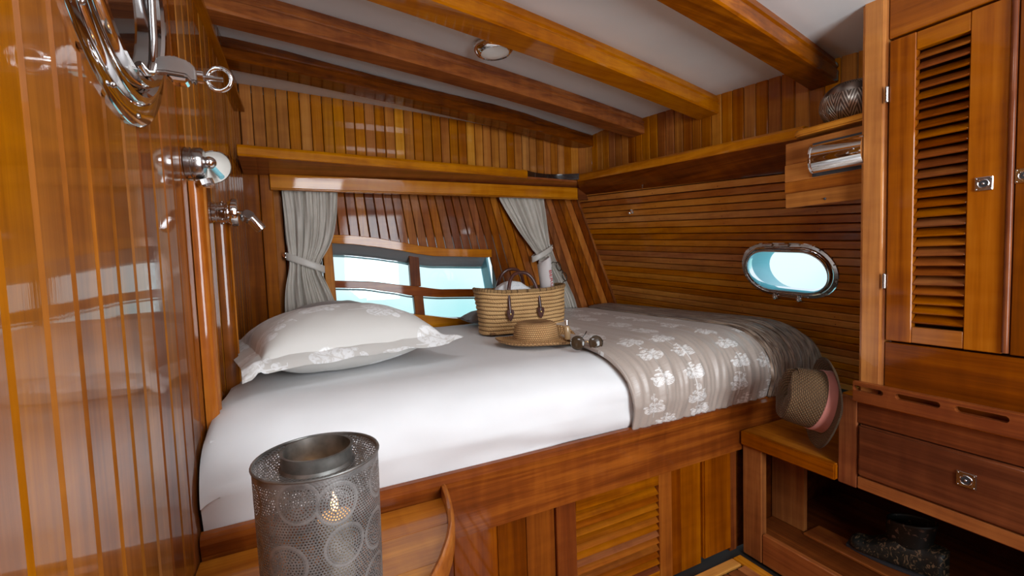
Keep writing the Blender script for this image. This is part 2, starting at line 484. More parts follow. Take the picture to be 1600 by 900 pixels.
BL = (('ceiling beam nearest the window wall, farthest of the four', 2.355, 2.474, 1.8865), ('second ceiling beam from the window wall', 1.94, 2.048, 1.861),
      ('third ceiling beam from the window wall, beside the round ceiling light', 1.489, 1.605, 1.836), ('nearest ceiling beam, ending beside the wardrobe post', 1.0, 1.101, 1.807))
for lab, ya, yb, ze in BL:
    xeb = xe_((ya+yb)/2)+.01; hh = .088
    ym = (ya+yb)/2; mb = MB()
    # section (dy, dz): stepped and beaded on both upper edges
    hw = (yb-ya)/2
    sec = [(-hw+.006, 0), (hw-.006, 0), (hw, .005), (hw, .040), (hw-.006, .045), (hw-.006, .050), (hw, .056), (hw-.001, .066), (hw-.012, .070), (hw-.014, .1), (-hw+.014, .1), (-hw+.012, .070), (-hw+.001, .066), (-hw, .056), (-hw+.006, .050), (-hw+.006, .045), (-hw, .040), (-hw, .005)]
    def fn(u, v, sec=sec):
        x = -.22 + u*(xeb+.22); dx = xeb-x; k = int(round(v*len(sec))) % len(sec)
        return (x, ym - .15*dx + sec[k][0], ze + rise(dx) + sec[k][1])
    mb.grid(fn, 24, len(sec), cv=True)
    n0 = len(sec); mb.f.append(list(range(n0))[::-1]); mb.f.append(list(range(24*n0, 25*n0)))
    o = obj('ceiling_beam', mb, W['teakX'], None)
    for p in o.data.polygons: p.use_smooth = False
    tag(o, 'varnished teak ' + lab, 'beam', 'ceiling beams')

# shelf with nosing around the two walls -------------------------------------------------
sh = thing('wall_shelf', (.8, 2.3, 1.6), 'long narrow teak shelf with a pale nosing running along the window wall', 'shelf')
def ns(x): return 2.345 - .10*(1.6-x)
mb = MB(); a = Vector((-.16, ns(-.16), 1.662)); b = Vector((1.25, ns(1.25), 1.662))
mb.prism([a, a+Vector((0, .03, 0)), a+Vector((0, .03, .047)), a+Vector((0, .004, .047)), a+Vector((0, -.004, .035)), a+Vector((0, -.004, .008))], b-a)
obj('nosing', mb, W['honeyX'], sh, .002)
mb = MB().prism([(-.16, ns(-.16)+.004, 1.661), (1.62, ns(1.62)+.004, 1.661), (1.75, 2.47, 1.63), (-.16, 2.45, 1.63)], (0, 0, .012))
obj('soffit', mb, W['teakX'], sh, .002)
mb = MB()
mb.grid(lambda u, v: (1.25 + .36*u, 2.322 + .07*math.sin(PI*u)*1.0 + .0*u, 1.674+.035*v), 16, 2)
mb.grid(lambda u, v: (1.25 + .36*u, 2.326 + .07*math.sin(PI*u)*1.0 + .0*u, 1.674+.035*v), 16, 2)
obj('corner_strip', mb, simple('black_metal', (.02, .012, .01), .15, Coat_Weight=1.0), sh, label='dark glossy curved strip in the corner gap')
s2 = thing('side_shelf', (1.65, 1.7, 1.6), 'teak shelf with rounded nosing above the hull planking, running up to the wardrobe post', 'shelf')
mb = MB(); a = Vector((1.612, 2.34, 1.662)); b = Vector((1.695, 1.035, 1.6025))
mb.prism([a, a+Vector((.03, 0, 0)), a+Vector((.03, 0, .045)), a+Vector((.004, 0, .045)), a+Vector((-.004, 0, .035)), a+Vector((-.004, 0, .008))], b-a)
obj('nosing', mb, W['honeyY'], s2, .002)
mb = MB()
A = Vector((1.612, 2.34, 1.661)); B = Vector((1.695, 1.035, 1.6015)); Cc = Vector((hull_x(1.035, 1.505)-.004, 1.035, 1.505)); D = Vector((hull_x(2.46, 1.60)-.002, 2.46, 1.60))
mb.prism([A, B, Cc, D], (.004, 0, .012))
obj('soffit', mb, W['teakY'], s2)

# valance ----------------------------------------------------------------------------------
va = thing('curtain_valance', (.8, 2.41, 1.57), 'straight teak valance board above the window curtains', 'valance')
obj('board', MB().box((-.055, 2.405, 1.572), (1.655, 2.425, 1.638)), W['teakX'], va, .003)
obj('bottom_bead', MB().box((-.055, 2.400, 1.564), (1.655, 2.428, 1.573)), W['honeyX'], va, .003)
obj('end_return', MB().box((1.657, 2.405, 1.564), (1.74, 2.428, 1.638)), W['teakX'], va, .003)

# window 1 ------------------------------------------------------------------------------------
w1 = thing('window_1', (.65, 2.5, .9), 'four-pane window with a wavy teak head and a cross of mullions', 'window', struct=True)
def curve(P):
    def f(x):
        if x <= P[0][0]: return P[0][1]
        for a, b in zip(P, P[1:]):
            if x <= b[0]:
                t = (x-a[0])/(b[0]-a[0]); t = t*t*(3-2*t)*.3 + t*.7
                return a[1] + (b[1]-a[1])*t
        return P[-1][1]
    return f
ft = curve([(.19, 1.36), (.297, 1.357), (.418, 1.343), (.544, 1.319), (.677, 1.293), (.816, 1.277), (1.09, 1.268)])
fi = curve([(.19, 1.318), (.295, 1.311), (.416, 1.295), (.542, 1.274), (.641, 1.252), (.743, 1.236), (1.06, 1.222)])
fmt = curve([(.20, 1.126), (.383, 1.112), (.604, 1.077), (.785, 1.046), (1.11, 1.030)])
fmb = curve([(.20, 1.089), (.35, 1.078), (.508, 1.047), (.615, 1.020), (.783, 1.0), (1.15, .980)])
fbt = curve([(.19, .985), (.394, .964), (.617, .919), (.851, .876), (1.17, .852)])
def ribbon(fa, fb, x0, x1, y0, y1, n=28):
    mb = MB()
    def fn(u, v):
        x = x0+(x1-x0)*u; k = int(round(v*4)) % 4
        return [(x, y0, fb(x)), (x, y1, fb(x)), (x, y1, fa(x)), (x, y0, fa(x))][k]
    mb.grid(fn, n, 4, cv=True); mb.f.append([0, 1, 2, 3]); m = n*4; mb.f.append([m+3, m+2, m+1, m]); return mb
obj('head_frame', ribbon(ft, fi, .185, 1.085, 2.480, 2.501), W['honeyX'], w1, .002)
mb = MB()
def hl(u, v):
    x = .19+.88*u; k = int(round(v*4)) % 4
    return [(x, 2.4995, fi(x)), (x, 2.600, fi(x)-.060), (x, 2.600, fi(x)-.04), (x, 2.4995, fi(x)+.016)][k]
mb.grid(hl, 28, 4, cv=True); obj('head_lining', mb, simple('sky_sheen_lining', (.34, .33, .335), .18, Coat_Weight=1.0), w1, label='glossy lining above the panes, coloured grey for sky sheen')  # grey base colour stands in for sky reflected off varnished wood
obj('middle_rail', ribbon(fmt, fmb, .20, 1.115, 2.525, 2.56), W['mahoX'], w1, .003)
obj('sill_frame', ribbon(fbt, lambda x: fbt(x)-.062, .25, 1.20, 2.482, 2.52), W['honeyX'], w1, .002)
obj('sill_lining', ribbon(lambda x: fbt(x)-.004, lambda x: fbt(x)-.02, .19, 1.16, 2.52, 2.605), W['mahoX'], w1)
def bar(p0, p1, wd, y0, y1):
    a, b = Vector((p0[0], y0, p0[1])), Vector((p1[0], y0, p1[1]))
    return MB().prism([a, a+Vector((wd, 0, 0)), b+Vector((wd, 0, 0)), b], (0, y1-y0, 0))
obj('mullion', bar((.602, 1.262), (.608, 1.07), .056, 2.526, 2.565), W['mahoZ'], w1, .003)
obj('mullion', bar((.618, 1.03), (.626, .90), .054, 2.526, 2.565), W['mahoZ'], w1, .003)
obj('jamb', bar((.158, 1.36), (.168, .90), .046, 2.482, 2.605), W['honeyZ'], w1, .003)
obj('jamb', bar((1.053, 1.222), (1.112, .83), .012, 2.50, 2.605), simple('pale_blue_lining', (.18, .45, .55), .35), w1, label='pale blue jamb lining')
for nm, fa, fb, a0, a1 in (('pane', fi, fmt, .20, .62), ('pane', fi, fmt, .63, 1.12), ('pane', fmb, fbt, .20, .64), ('pane', fmb, fbt, .65, 1.16)):
    obj(nm, ribbon(lambda x: fa(x)+.02, lambda x: fb(x)-.03, a0, a1, 2.590, 2.594, 10), GLASS, w1)
TEAL = simple('teal_gasket', (.03, .16, .19), .4)
def off(f, d): return lambda x: f(x)+d
obj('gasket', ribbon(off(fi, -.060), off(fi, -.067), .205, 1.06, 2.575, 2.588), TEAL, w1)
obj('gasket', ribbon(off(fmb, -.006), off(fmb, -.014), .205, 1.12, 2.575, 2.588), TEAL, w1)

# curtains --------------------------------------------------------------------------------------
def fabric(name, cols, sheen=.3, rough=.8, weave=900, bs=.25):
    g = G(name); co = g.coord(); n = g.noise(co, weave, 2); n2 = g.noise(co, 6, 3)
    g.bsdf(g.ramp(n2, ((.3, cols[0]), (.7, cols[1]))), rough, g.bump(n*.3 + n2, bs, .002), Sheen_Weight=sheen); return g.m
CURT = fabric('curtain_linen', ((.50, .455, .395), (.62, .575, .51)), rough=.55)
CURT2 = fabric('curtain_tie', ((.55, .51, .46), (.64, .60, .54)), rough=.4)
def curtain(lab, knots, folds, tie, side, seed):
    """knots: (z, xl, xr)"""
    root = thing('curtain', ((knots[0][1]+knots[0][2])/2, 2.45, knots[-1][0]), lab, 'curtain', 'window curtains')
    K = sorted(knots)
    def ev(z, i):
        for a, b in zip(K, K[1:]):
            if z <= b[0]:
                t = (z-a[0])/(b[0]-a[0]); return a[i] + (b[i]-a[i])*t
        return K[-1][i]
    def sm(z, i): return sum(ev(z+d, i) for d in (-.03, -.015, 0, .015, .03))/5
    z0, z1 = K[0][0], K[-1][0]
    def fn(u, v):
        z = z1 + (z0-z1)*v; s = u
        xl, xr = sm(z, 1), sm(z, 2); wd = xr-xl
        ph = s*folds*2*PI + .9*math.sin(s*7+seed) + .5*math.sin(z*9+seed)*s
        n = mnoise.noise(Vector((s*5, z*5, seed)))
        amp = .016*(.55+.45*math.sin(s*11+seed*2)) * (1 if z > tie else 1.1)
        dy = amp*math.sin(ph) + .007*n + .004*math.sin(ph*2.3+z*14)
        if abs(z-tie) < .06: dy *= .75
        return (xl + wd*(s + .012*math.sin(ph*1.0+1)), 2.450 + dy - (.012 if z < tie else 0), z)
    obj('cloth', MB().grid(fn, 150, 60), CURT, root, smooth=True, mods=[('SOLIDIFY', dict(thickness=.002))])
    # tie band
    xl, xr = sm(tie, 1), sm(tie, 2)
    hx = xl-.012 if side < 0 else xr+.012
    def tb(u, v):
        a = 2*PI*u; cx = (xl+xr)/2; rx = (xr-xl)/2+.010
        px = cx + rx*math.cos(a); py = 2.449 - .036*math.sin(a)
        tilt = .022 - abs(px-hx)/(xr-xl)*.062
        return (px, py, tie + tilt + (v-.5)*.036)
    obj('tie_band', MB().grid(tb, 40, 4, cu=True), CURT2, root, smooth=True, mods=[('SOLIDIFY', dict(thickness=.003))])
    hk = MB(); hk.cyl((hx, 2.499, tie+.028), (hx, 2.494, tie+.028), .014); hk.cyl((hx, 2.497, tie+.028), (hx, 2.46, tie+.028), .005)
    hk.tube([(hx, 2.46, tie+.028+.012*k/4) if k < 0 else (hx, 2.46-.012*math.sin(k*PI/6), tie+.028-.012+.012*math.cos(k*PI/6)) for k in range(6)], .0045)
    hk.ball((hx, 2.452, tie+.035), .007, 8)
    obj('hook', hk, CHROME, root, label='small chrome tie-back hook')
    return root
curtain('grey-beige curtain at the left end of the window, gathered by a band', [(1.585, -.012, .246), (1.45, -.006, .235), (1.35, -.006, .215), (1.27, .0, .178), (1.225, .005, .14), (1.19, .0, .138), (1.10, -.022, .175), (1.0, -.03, .21), (.90, -.03, .22)], 6.5, 1.235, -1, 2.0)
curtain('pale cream curtain on the right of the window, swept aside behind the straw basket', [(1.585, 1.120, 1.428), (1.45, 1.20, 1.440), (1.35, 1.265, 1.450), (1.28, 1.325, 1.462), (1.245, 1.352, 1.474), (1.20, 1.375, 1.49), (1.10, 1.43, 1.55), (.95, 1.50, 1.62), (.88, 1.52, 1.64)], 7, 1.250, 1, 5.0)

# bed base --------------------------------------------------------------------------------------
bb = thing('bed_base', (.7, 1.2, 0), 'built-in teak bed platform with a broad front rail and louvred door', 'bed base')
mb = MB()
sec = [(1.225, .42), (1.196, .42), (1.194, .56), (1.190, .575), (1.186, .59), (1.188, .603), (1.197, .610), (1.212, .611), (1.222, .606), (1.225, .598)]
mb.prism([(-.212, a, b) for a, b in sec], (2.14, 0, 0))
obj('front_rail', mb, W['teakX'], bb)
xs = (.345, .381+.0, .519, .616, .718)
for a, b in ((-.21, -.10), (-.10, .02), (.02, .14), (.14, .26), (.26, .379), (.379, .518), (.518, .616), (.616, .719)):
    obj('board', MB().box((a+.0008, 1.222, .0), (b-.0008, 1.236, .422)), W['mahoZ'], bb, .0015)
ldr = obj('door', MB().box((.7205, 1.212, .004), (.795, 1.234, .420)), W['deepZ'], bb, .002)
mb = MB().box((1.153, 1.212, .004), (1.2145, 1.234, .420)); obj('stile', mb, W['deepZ'], ldr, .002)
obj('top_rail', MB().box((.7955, 1.213, .372), (1.1525, 1.233, .418)), W['teakX'], ldr, .0015)
obj('bottom_rail', MB().box((.7955, 1.213, .005), (1.1525, 1.233, .05)), W['teakX'], ldr, .0015)
z = .352
while z > .05:
    obj('louver', MB().prism([(.7955, 1.212, z-.012), (.7955, 1.219, z-.016), (.7955, 1.247, z+.007), (.7955, 1.240, z+.011)], (.357, 0, 0)), W['louverX'], ldr, .001); z -= .0262
obj('louver_back', MB().box((.79, 1.250, .03), (1.16, 1.254, .40)), DARKGAP, ldr)
for a, b in ((1.2155, 1.268), (1.269, 1.372)):
    obj('board', MB().box((a, 1.222, 0), (b, 1.236, .425)), W['mahoZ'], bb, .0015)
obj('raised_panel', MB().box((1.3735, 1.208, .02), (1.526, 1.232, .418)), W['mahoZ'], bb, .005, seg=2)
obj('board', MB().box((1.5275, 1.216, 0), (1.566, 1.236, .425)), W['mahoZ'], bb, .002)
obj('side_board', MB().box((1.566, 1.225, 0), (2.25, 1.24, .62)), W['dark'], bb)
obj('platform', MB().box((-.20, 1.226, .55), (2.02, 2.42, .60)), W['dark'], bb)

# mattress, duvet, spread ------------------------------------------------------------------------------
def prof(s, T, o=0.0, yb=2.42):
    """s 0..1 from the back edge over the top and down the front"""
    yc, ry, zc = 1.43, .235, .69
    if s < .5:
        t = s/.5; return (yb + (yc-yb)*t, T)
    if s < .88:
        a = (s-.5)/.38*PI/2; k = 2/2.35
        return (yc - (ry+o)*(math.sin(a)**k), zc + (T-zc)*(max(math.cos(a), 0)**k))
    t = (s-.88)/.12
    return (yc-ry-o + t*(.022), zc - t*(zc-.607))
SHEET = fabric('white_sheet', ((.80, .80, .81), (.84, .84, .85)), .1, .75, 1400, .10)
def sheet(u, v):
    x = -.208 + u*2.18; T = .848
    yy, zz = prof(v, T)
    e = min(1, (x - lwx(yy) - .003)/.10)
    if e < 1: zz -= .035*(1-math.sqrt(max(0, 1-(1-e)**2)))*(1 if v < .88 else 0)
    n = mnoise.noise(Vector((x*2.2, yy*2.0, zz*3)))*.006 + mnoise.noise(Vector((x*9, yy*3+zz*20, 3)))*.0016
    g = max(0, (v-.6))*2
    n += g*.006*math.sin((zz+x*.12)*60+2*mnoise.noise(Vector((x*3, zz*5, 1))))*max(0, min(1, (x-.35)*2.5))
    n += .004*math.exp(-((v-.86)/.06)**2)*math.sin(x*17+3*mnoise.noise(Vector((x*4, 1, 1))))
    return (max(x, lwx(yy)+.006), yy - n*(v > .5), zz + n*(v < .85))
mt = thing('mattress', (.7, 1.8, .6), 'thick mattress in a smooth white fitted sheet', 'mattress')
mb = MB(); mb.grid(sheet, 170, 90)
obj('fitted_sheet', mb, SHEET, mt, smooth=True)
obj('core', MB().box((-.19, 1.26, .601), (1.95, 2.41, .80)), SHEET, mt)

# woven leaf print
def leafmask(g, uv, cell, size=1.0):
    v = g.N('ShaderNodeTexVoronoi'); v.feature = 'F1'; v.voronoi_dimensions = '2D'; g.put(v.inputs['Vector'], uv)
    v.inputs['Scale'].default_value = 1/cell; v.inputs['Randomness'].default_value = .45
    rel = g.vm('SUBTRACT', g.vm('SCALE', uv, (0, 0, 0)), (0, 0, 0)) if False else g.vm('SUBTRACT', uv, v.outputs['Position'])
    x, y, _ = g.sep(rel)
    x = x*(1/size); y = y*(1/size)
    def circ(cx, cy, rx, ry):
        return (((x-cx)/rx).pow(2.0) + ((y-cy)/ry).pow(2.0)).sqrt().step(1.0, .93)
    n = g.noise(uv, 60, 3, .6, 1.0)
    n2 = g.noise(uv, 25, 2)
    m = circ(.004, .013, .030, .018).max(circ(.006, -.014, .026, .015)).max(circ(-.022, .010, .012, .014))
    for c in ((-.032, -.010, .009, .009), (-.048, .004, .007, .007), (-.058, -.006, .005, .005), (-.066, .003, .004, .004), (-.018, -.026, .008, .007), (-.038, .018, .006, .006)): m = m.max(circ(*c))
    stem = (y.abs().lt(.0012))*(x.gt(-.07))*(x.lt(.066))
    vein = ((y.abs() - (x+.02)*.55).abs().lt(.0013))*(x.gt(-.02))*(x.lt(.03))
    body = m*(n.step(.42, .52)*.75 + .25)*(vein.inv()*.7+.3)
    return body.max(stem*.8)*(n2.step(.2, .4)*.3+.7)
def printed(name, base, light, cell, size, rough=.5, sheen=.2, crinkle=0.0, sat=0.0):
    g = G(name); uv = g.coord('UV'); m = leafmask(g, uv, cell, size)
    col = g.mix(m, base, light); n = g.noise(g.coord(), 1200, 2); x, y, _ = g.sep(uv)
    cr = g.noise(g.comb(x*42.0, y*6.0, 0.0), 1, 3, .55, 1.2)
    g.bsdf(col, rough, g.bump(n*.15 + cr*crinkle, .35, .004), Sheen_Weight=sheen, Specular_IOR_Level=.5+sat)
    return g.m
PILL = printed('leaf_print_pillow', (.66, .635, .60), (.90, .90, .90), .205, 1.95)
DUV = printed('leaf_print_duvet', (.44, .365, .315), (.80, .78, .76), .205, 1.6, .36, .2, .9, .3)
def cover(x0f, x1f, T, o, nu, nv, wr, fq, seed, end=False, droop=0):
    def fn(u, v):
        yy, zz = prof(v, T, o)
        xa = x0f(v, yy); xb = x1f(v, yy); x = xa + (xb-xa)*u
        if end:
            e = max(0, (u-.55)/.45); d = 1-math.sqrt(max(0, 1-e*e*.98))
            zz -= (zz-.62)*.38*d*(1 if v < .88 else .3); yy += d*.03*(v > .5)
        q = x*fq + .35*math.sin(v*5+x*6)
        wgt = .35 + .65*max(0, min(1, (v-.38)*4))
        n = (mnoise.noise(Vector((q, v*3.2, seed)))*.65 + mnoise.noise(Vector((q*2.3, v*4.5, seed+4)))*.45)*wr*wgt
        puff = .014*math.sin(PI*min(1, max(0, u)))**.4
        return (x, yy - (n+puff*.3)*(v > .5), zz + (n + puff)*(v < .86))
    def uvf(u, v): 
        yy, zz = prof(v, T, o); L = v*2.0
        return ((L)*1.0 + seed*.037, u*(.72) + seed)
    return MB().grid(fn, nu, nv, uvf=uvf)
du = thing('duvet', (1.35, 1.8, .85), 'beige satin duvet with white leaf print folded over the bed foot half', 'duvet')
mb = cover(lambda v, y: 1.0 + .02*math.sin(v*8) + (.10*min(1, max(0, (y-1.45)/1.0))), lambda v, y: 1.735 - .01*v, .872, .022, 200, 130, .013, 24, 3.0)
obj('cover', mb, DUV, du, smooth=True, mods=[('SOLIDIFY', dict(thickness=.014, offset=-1))])
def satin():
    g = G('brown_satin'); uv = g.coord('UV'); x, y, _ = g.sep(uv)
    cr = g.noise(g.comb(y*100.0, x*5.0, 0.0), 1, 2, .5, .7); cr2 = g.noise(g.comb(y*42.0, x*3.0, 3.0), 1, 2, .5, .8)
    g.bsdf(g.ramp(cr, ((.40, (.14, .082, .05)), (.60, (.50, .37, .27)))), .30, g.bump(cr*1.0+cr2*1.6, 1.0, .022), Specular_IOR_Level=.9, Sheen_Weight=.2)  # pale streaks in the ramp paint crinkle highlights into the brown
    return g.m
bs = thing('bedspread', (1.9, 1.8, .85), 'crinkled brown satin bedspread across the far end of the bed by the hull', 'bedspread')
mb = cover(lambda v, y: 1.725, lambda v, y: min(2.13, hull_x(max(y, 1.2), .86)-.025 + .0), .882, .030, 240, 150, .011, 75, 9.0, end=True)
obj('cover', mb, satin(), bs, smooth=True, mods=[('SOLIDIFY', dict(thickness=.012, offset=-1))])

# pillows -------------------------------------------------------------------------------------------------
def pillow(lab, loc, a, b, h, rot, mat, flange=.05, tilt=0.0, sag=None, below=.42):
    root = thing('pillow', loc, lab, 'pillow', 'pillows on the bed')
    cr, sr = math.cos(rot), math.sin(rot)
    def outline(s, t, top):
        # s,t in -1..1
        ia, ib = 1-flange/a, 1-flange/b
        px = s*a*(1 - .05*(1-t*t)); py = t*b*(1 - .07*(1-s*s))
        ds, dt = min(1, abs(s)/ia), min(1, abs(t)/ib)
        k = ((1-ds**2.6)*(1-dt**2.6))
        hh = h*(max(k, 0)**.5)
        hh *= 1 + .05*mnoise.noise(Vector((s*2.5, t*2.5, loc[0]*7)))
        ripple = .010*mnoise.noise(Vector((s*5, t*5, 2+loc[1])))*(1 if (ds >= 1 or dt >= 1) else .25)
        z = (hh*(1-below) if top else -hh*below) + ripple
        if sag: z += sag(s, t)
        z += tilt*t
        z += (.0008 if top else -.0008)
        return Vector((px*cr - py*sr, px*sr + py*cr, z + h*below)) + Vector(loc)
    mb = MB(); n, m = 90, 64
    for top in (True, False):
        mb.grid(lambda u, v, top=top: outline(u*2-1, v*2-1, top), n, m, uvf=lambda u, v: (-(u*2*a) + .07, v*2*b + .05))
    obj('case', mb, mat, root, smooth=True)
    return root
def sag1(s, t):
    z = 0
    e = max(0, abs(s)-.84)/.16; f = max(0, abs(t)-.80)/.20
    z -= .030*max(e, f)**1.3
    z += .022*(e*f)**.6 if s > 0 else .012*math.sin(min(1, e*f*2)*PI) - .02*(e*f)
    z += .03*(abs(t) > .99)*0
    z -= .028*max(0, -t-.6)/.4*(1-abs(s)*.6)*0
    return z
pillow('large beige pillow with white leaf print and flat flange, at the head of the bed', (.150, 1.70, .851), .340, .275, .215, .21, PILL, .055, sag=sag1, below=.46)
pillow('darker grey pillow behind the large printed pillow, beneath the left curtain', (.165, 2.20, .853), .25, .19, .19, .05, fabric('grey_pillow_cotton', ((.30, .27, .255), (.36, .33, .31)), .2, .7), .03)
pillow('small grey cushion mostly hidden behind the straw basket', (1.00, 2.36, .853), .16, .09, .075, .1, fabric('slate_cushion', ((.26, .27, .29), (.31, .32, .34)), .2, .7), .01)

# ---------------------------------------------------------------- straw
def straw(name, cols, rw, rh, rough=.75, dist=.004, strength=1.0, braid=True, crack=.55):
    g = G(name); uv = g.coord('UV'); x, y, _ = g.sep(uv)
    row = (y/rh).floor(); fy = (y/rh).fract(); fx = (x/rw + row*.5).fract()
    h = (fy*PI).sin().pow(.6) * (.25 + ((fx*PI).sin())*.75)
    n = g.noise(g.comb(x*160.0, y*600.0, 0.0), 1, 3); n2 = g.noise(g.coord(), 14, 3); n3 = g.noise(g.coord(), 240, 2)
    col = g.ramp(n*.45+n2*.35+n3*.20, ((.30, cols[0]), (.5, cols[1]), (.70, cols[2])))
    dk = g.mix(h.step(.25, .75), tuple(c*crack for c in cols[0]), col)
    g.bsdf(dk, rough, g.bump(h + n*.25, strength, dist)); return g.m
def braid(name, cols, rh):
    g = G(name); uv = g.coord('UV'); x, y, _ = g.sep(uv)
    fy = (y/rh).fract(); wob = g.noise(g.comb(x*30.0, y*30.0, 0.0), 1, 2)
    rowh = ((fy + (wob-.5)*.18)*PI).sin().max(0.0).pow(.55)
    tw = ((x*95.0 + fy*1.6 + wob*2.2)*PI).sin().abs()
    fib = g.noise(g.comb(x*260.0 + fy*3.0, y*420.0, 0.0), 1, 3, .6); n2 = g.noise(g.coord(), 11, 3)
    col = g.ramp(fib*.45 + n2*.25 + tw*.22, ((.30, cols[0]), (.5, cols[1]), (.72, cols[2])))
    dk = g.mix((rowh*(tw*.25+.75)).step(.22, .62), tuple(c*.5 for c in cols[0]), col)
    g.bsdf(dk, .8, g.bump(rowh + tw*.22 + fib*.35, 1.0, .004)); return g.m
STRAW = braid('basket_straw', ((.40, .20, .07), (.66, .39, .16), (.84, .57, .28)), .01864)
HATS = straw('sun_hat_straw', ((.46, .23, .085), (.66, .37, .15), (.80, .50, .22)), .011, .0085, dist=.003)

# ---------------------------------------------------------------- basket
bk = thing('basket', (1.01, 1.99, .855), 'oblong woven straw basket with brown leather handles on the bed', 'basket')
ROWS = 11
def basket(inner):
    def fn(u, v):
        a = 2*PI*u; z = v*.205; t = v
        ex, ey = .218+.014*t, .084+.020*t
        if inner: ex -= .009; ey -= .009; z = .012+v*.190
        c, s_ = math.cos(a), math.sin(a); p = .62
        px = ex*math.copysign(abs(c)**p, c); py = ey*math.copysign(abs(s_)**p, s_)
        r = 1 + (0 if inner else .020*(abs(math.sin(v*ROWS*PI)))**.7 - .010) + .006*mnoise.noise(Vector((c*3, s_*3, v*5)))
        zz = .855 + z + .007*t*math.cos(2*a) + .003*mnoise.noise(Vector((a*2, v*9, 1)))
        return (1.018 + px*r + .004*math.sin(v*5), 1.99 + py*r, zz)
    return fn
_f = basket(False); _c = [0.0]
for k in range(120): _c.append(_c[-1] + (Vector(_f((k+1)/120, .5))-Vector(_f(k/120, .5))).length)
mb = MB(); mb.grid(basket(False), 120, ROWS*8, cu=False, uvf=lambda u, v: (_c[int(round(u*120))], v*.205))
obj('body', mb, STRAW, bk, smooth=True)
mb = MB(); mb.grid(basket(True), 60, 10, cu=True, uvf=lambda u, v: (u*1.0, v*.205)); obj('lining', mb, STRAW, bk, smooth=True)
obj('bottom', MB().box((.82, 1.92, .856), (1.21, 2.065, .866)), STRAW, bk)
f = basket(False); rimp = [Vector(f(k/80, 1))+Vector((0, 0, .001)) for k in range(80)]
obj('rim', MB().tube(rimp, .0085, 8, closed=True), STRAW, bk, smooth=True)
def leather():
    g = G('brown_leather'); n = g.noise(g.coord(), 30, 3)
    g.bsdf(g.ramp(n, ((.3, (.035, .009, .006)), (.7, (.10, .03, .02)))), .32, g.bump(n, .2, .001), Coat_Weight=.4); return g.m
LEA = leather()
for yy, xa, xb, zt, ln in ((1.888, .905, 1.066, 1.120, 'front'), (2.092, .925, 1.085, 1.135, 'back')):
    cx = (xa+xb)/2; hw = (xb-xa)/2; pts = []
    for k in range(25):
        a = PI*k/24; lean_y = .035*math.sin(a)*(1 if yy < 2 else -1)
        pts.append((cx - hw*math.copysign(abs(math.cos(a))**.75, math.cos(a)), yy + lean_y, .985 + (zt-.985+.02)*math.sin(a)**.85))
    pts = [(xa, yy-.004*(1 if yy < 2 else -1), .955)] + pts + [(xb, yy-.004*(1 if yy < 2 else -1), .955)]
    hd = obj('handle', MB().tube(pts, .0085, 10), LEA, bk, smooth=True)
    for xx in (xa, xb):
        sgn = -1 if yy < 2 else 1
        pad = [(xx-.017, .970), (xx-.019, .955), (xx-.012, .932), (xx, .917), (xx+.012, .932), (xx+.019, .955), (xx+.017, .970), (xx, .976)]
        obj('pad', MB().prism([(p, yy+sgn*.004, q) for p, q in pad], (0, sgn*.006, 0)), LEA, hd, .0015)
        obj('rivet', MB().ball((xx, yy+sgn*.012, .952), .0055, 8, (1, .6, 1)), BRASS, hd)
# folded white cloth inside
mb = MB()
def clf(u, v):
    x = .865+.20*u; y = 1.93 + .11*v
    return (x, y, 1.045 + .055*(math.sin(PI*min(1, max(0, u)))**.7)*(math.sin(PI*v)**.5) + .008*mnoise.noise(Vector((u*5, v*5, 1))))
mb.grid(clf, 30, 20); mb.grid(lambda u, v: Vector(clf(u, v))*1.0 - Vector((0, 0, .05*math.sin(PI*u)**.5*math.sin(PI*v)**.5+.012)), 30, 20)
g = G('printed_white_cotton'); n = g.noise(g.coord(), 24, 2, .5, 2.0)
g.bsdf(g.ramp(n, ((.50, (.80, .81, .82)), (.515, (.42, .52, .62)), (.525, (.42, .52, .62)), (.54, (.80, .81, .82)))), .8)
tag(obj('folded_cloth', mb, g.m, None, smooth=True), 'white cotton cloth with thin blue lines bundled inside the straw basket', 'cloth')

# newspaper
npp = thing('newspaper', (1.24, 1.985, .87), 'rolled newspaper with red masthead letters and a green block, standing in the basket', 'newspaper')
nA, nB = Vector((1.186, 1.985, .876)), Vector((1.134, 1.960, 1.193)); nax = (nB-nA).normalized(); nL = (nB-nA).length
nM = frame(nA, nax, (0, -1, 0))      # local x faces the room
PAPER = simple('newsprint', (.60, .555, .54), .8)
def roll(u, v):
    turns = 3.3; a = -u*turns*2*PI + .9; r = .040 - .026*u + .0012*math.sin(a*3)
    zt = nL + (.018*math.sin(a*1.0+.6) if u < .32 else -.008*u)
    return nM @ Vector((r*math.cos(a), r*math.sin(a)*.85, v*zt))
obj('sheet_roll', MB().grid(roll, 150, 6), PAPER, npp, smooth=True, mods=[('SOLIDIFY', dict(thickness=.0012))])
RED = simple('red_print', (.45, .05, .05), .7); GREEN = simple('green_print', (.03, .17, .08), .7); BLK = simple('black_print', (.03, .03, .035), .6)
def onroll(ang, z, d=.0012): r = .0412 + d; return nM @ Vector((r*math.cos(ang), r*.85*math.sin(ang), z))
def text_mesh(body, size):
    cu = bpy.data.curves.new('t', 'FONT'); cu.body = body; cu.size = size; cu.offset = .0002
    o = bpy.data.objects.new('t', cu); sc.collection.objects.link(o); bpy.context.view_layer.update()
    me = bpy.data.meshes.new_from_object(o.evaluated_get(bpy.context.evaluated_depsgraph_get()))
    bpy.data.objects.remove(o); vs = [v.co.copy() for v in me.vertices]; fs = [list(p.vertices) for p in me.polygons]
    bpy.data.meshes.remove(me); return vs, fs
vs, fs = text_mesh('BERGE', .030); mb = MB()
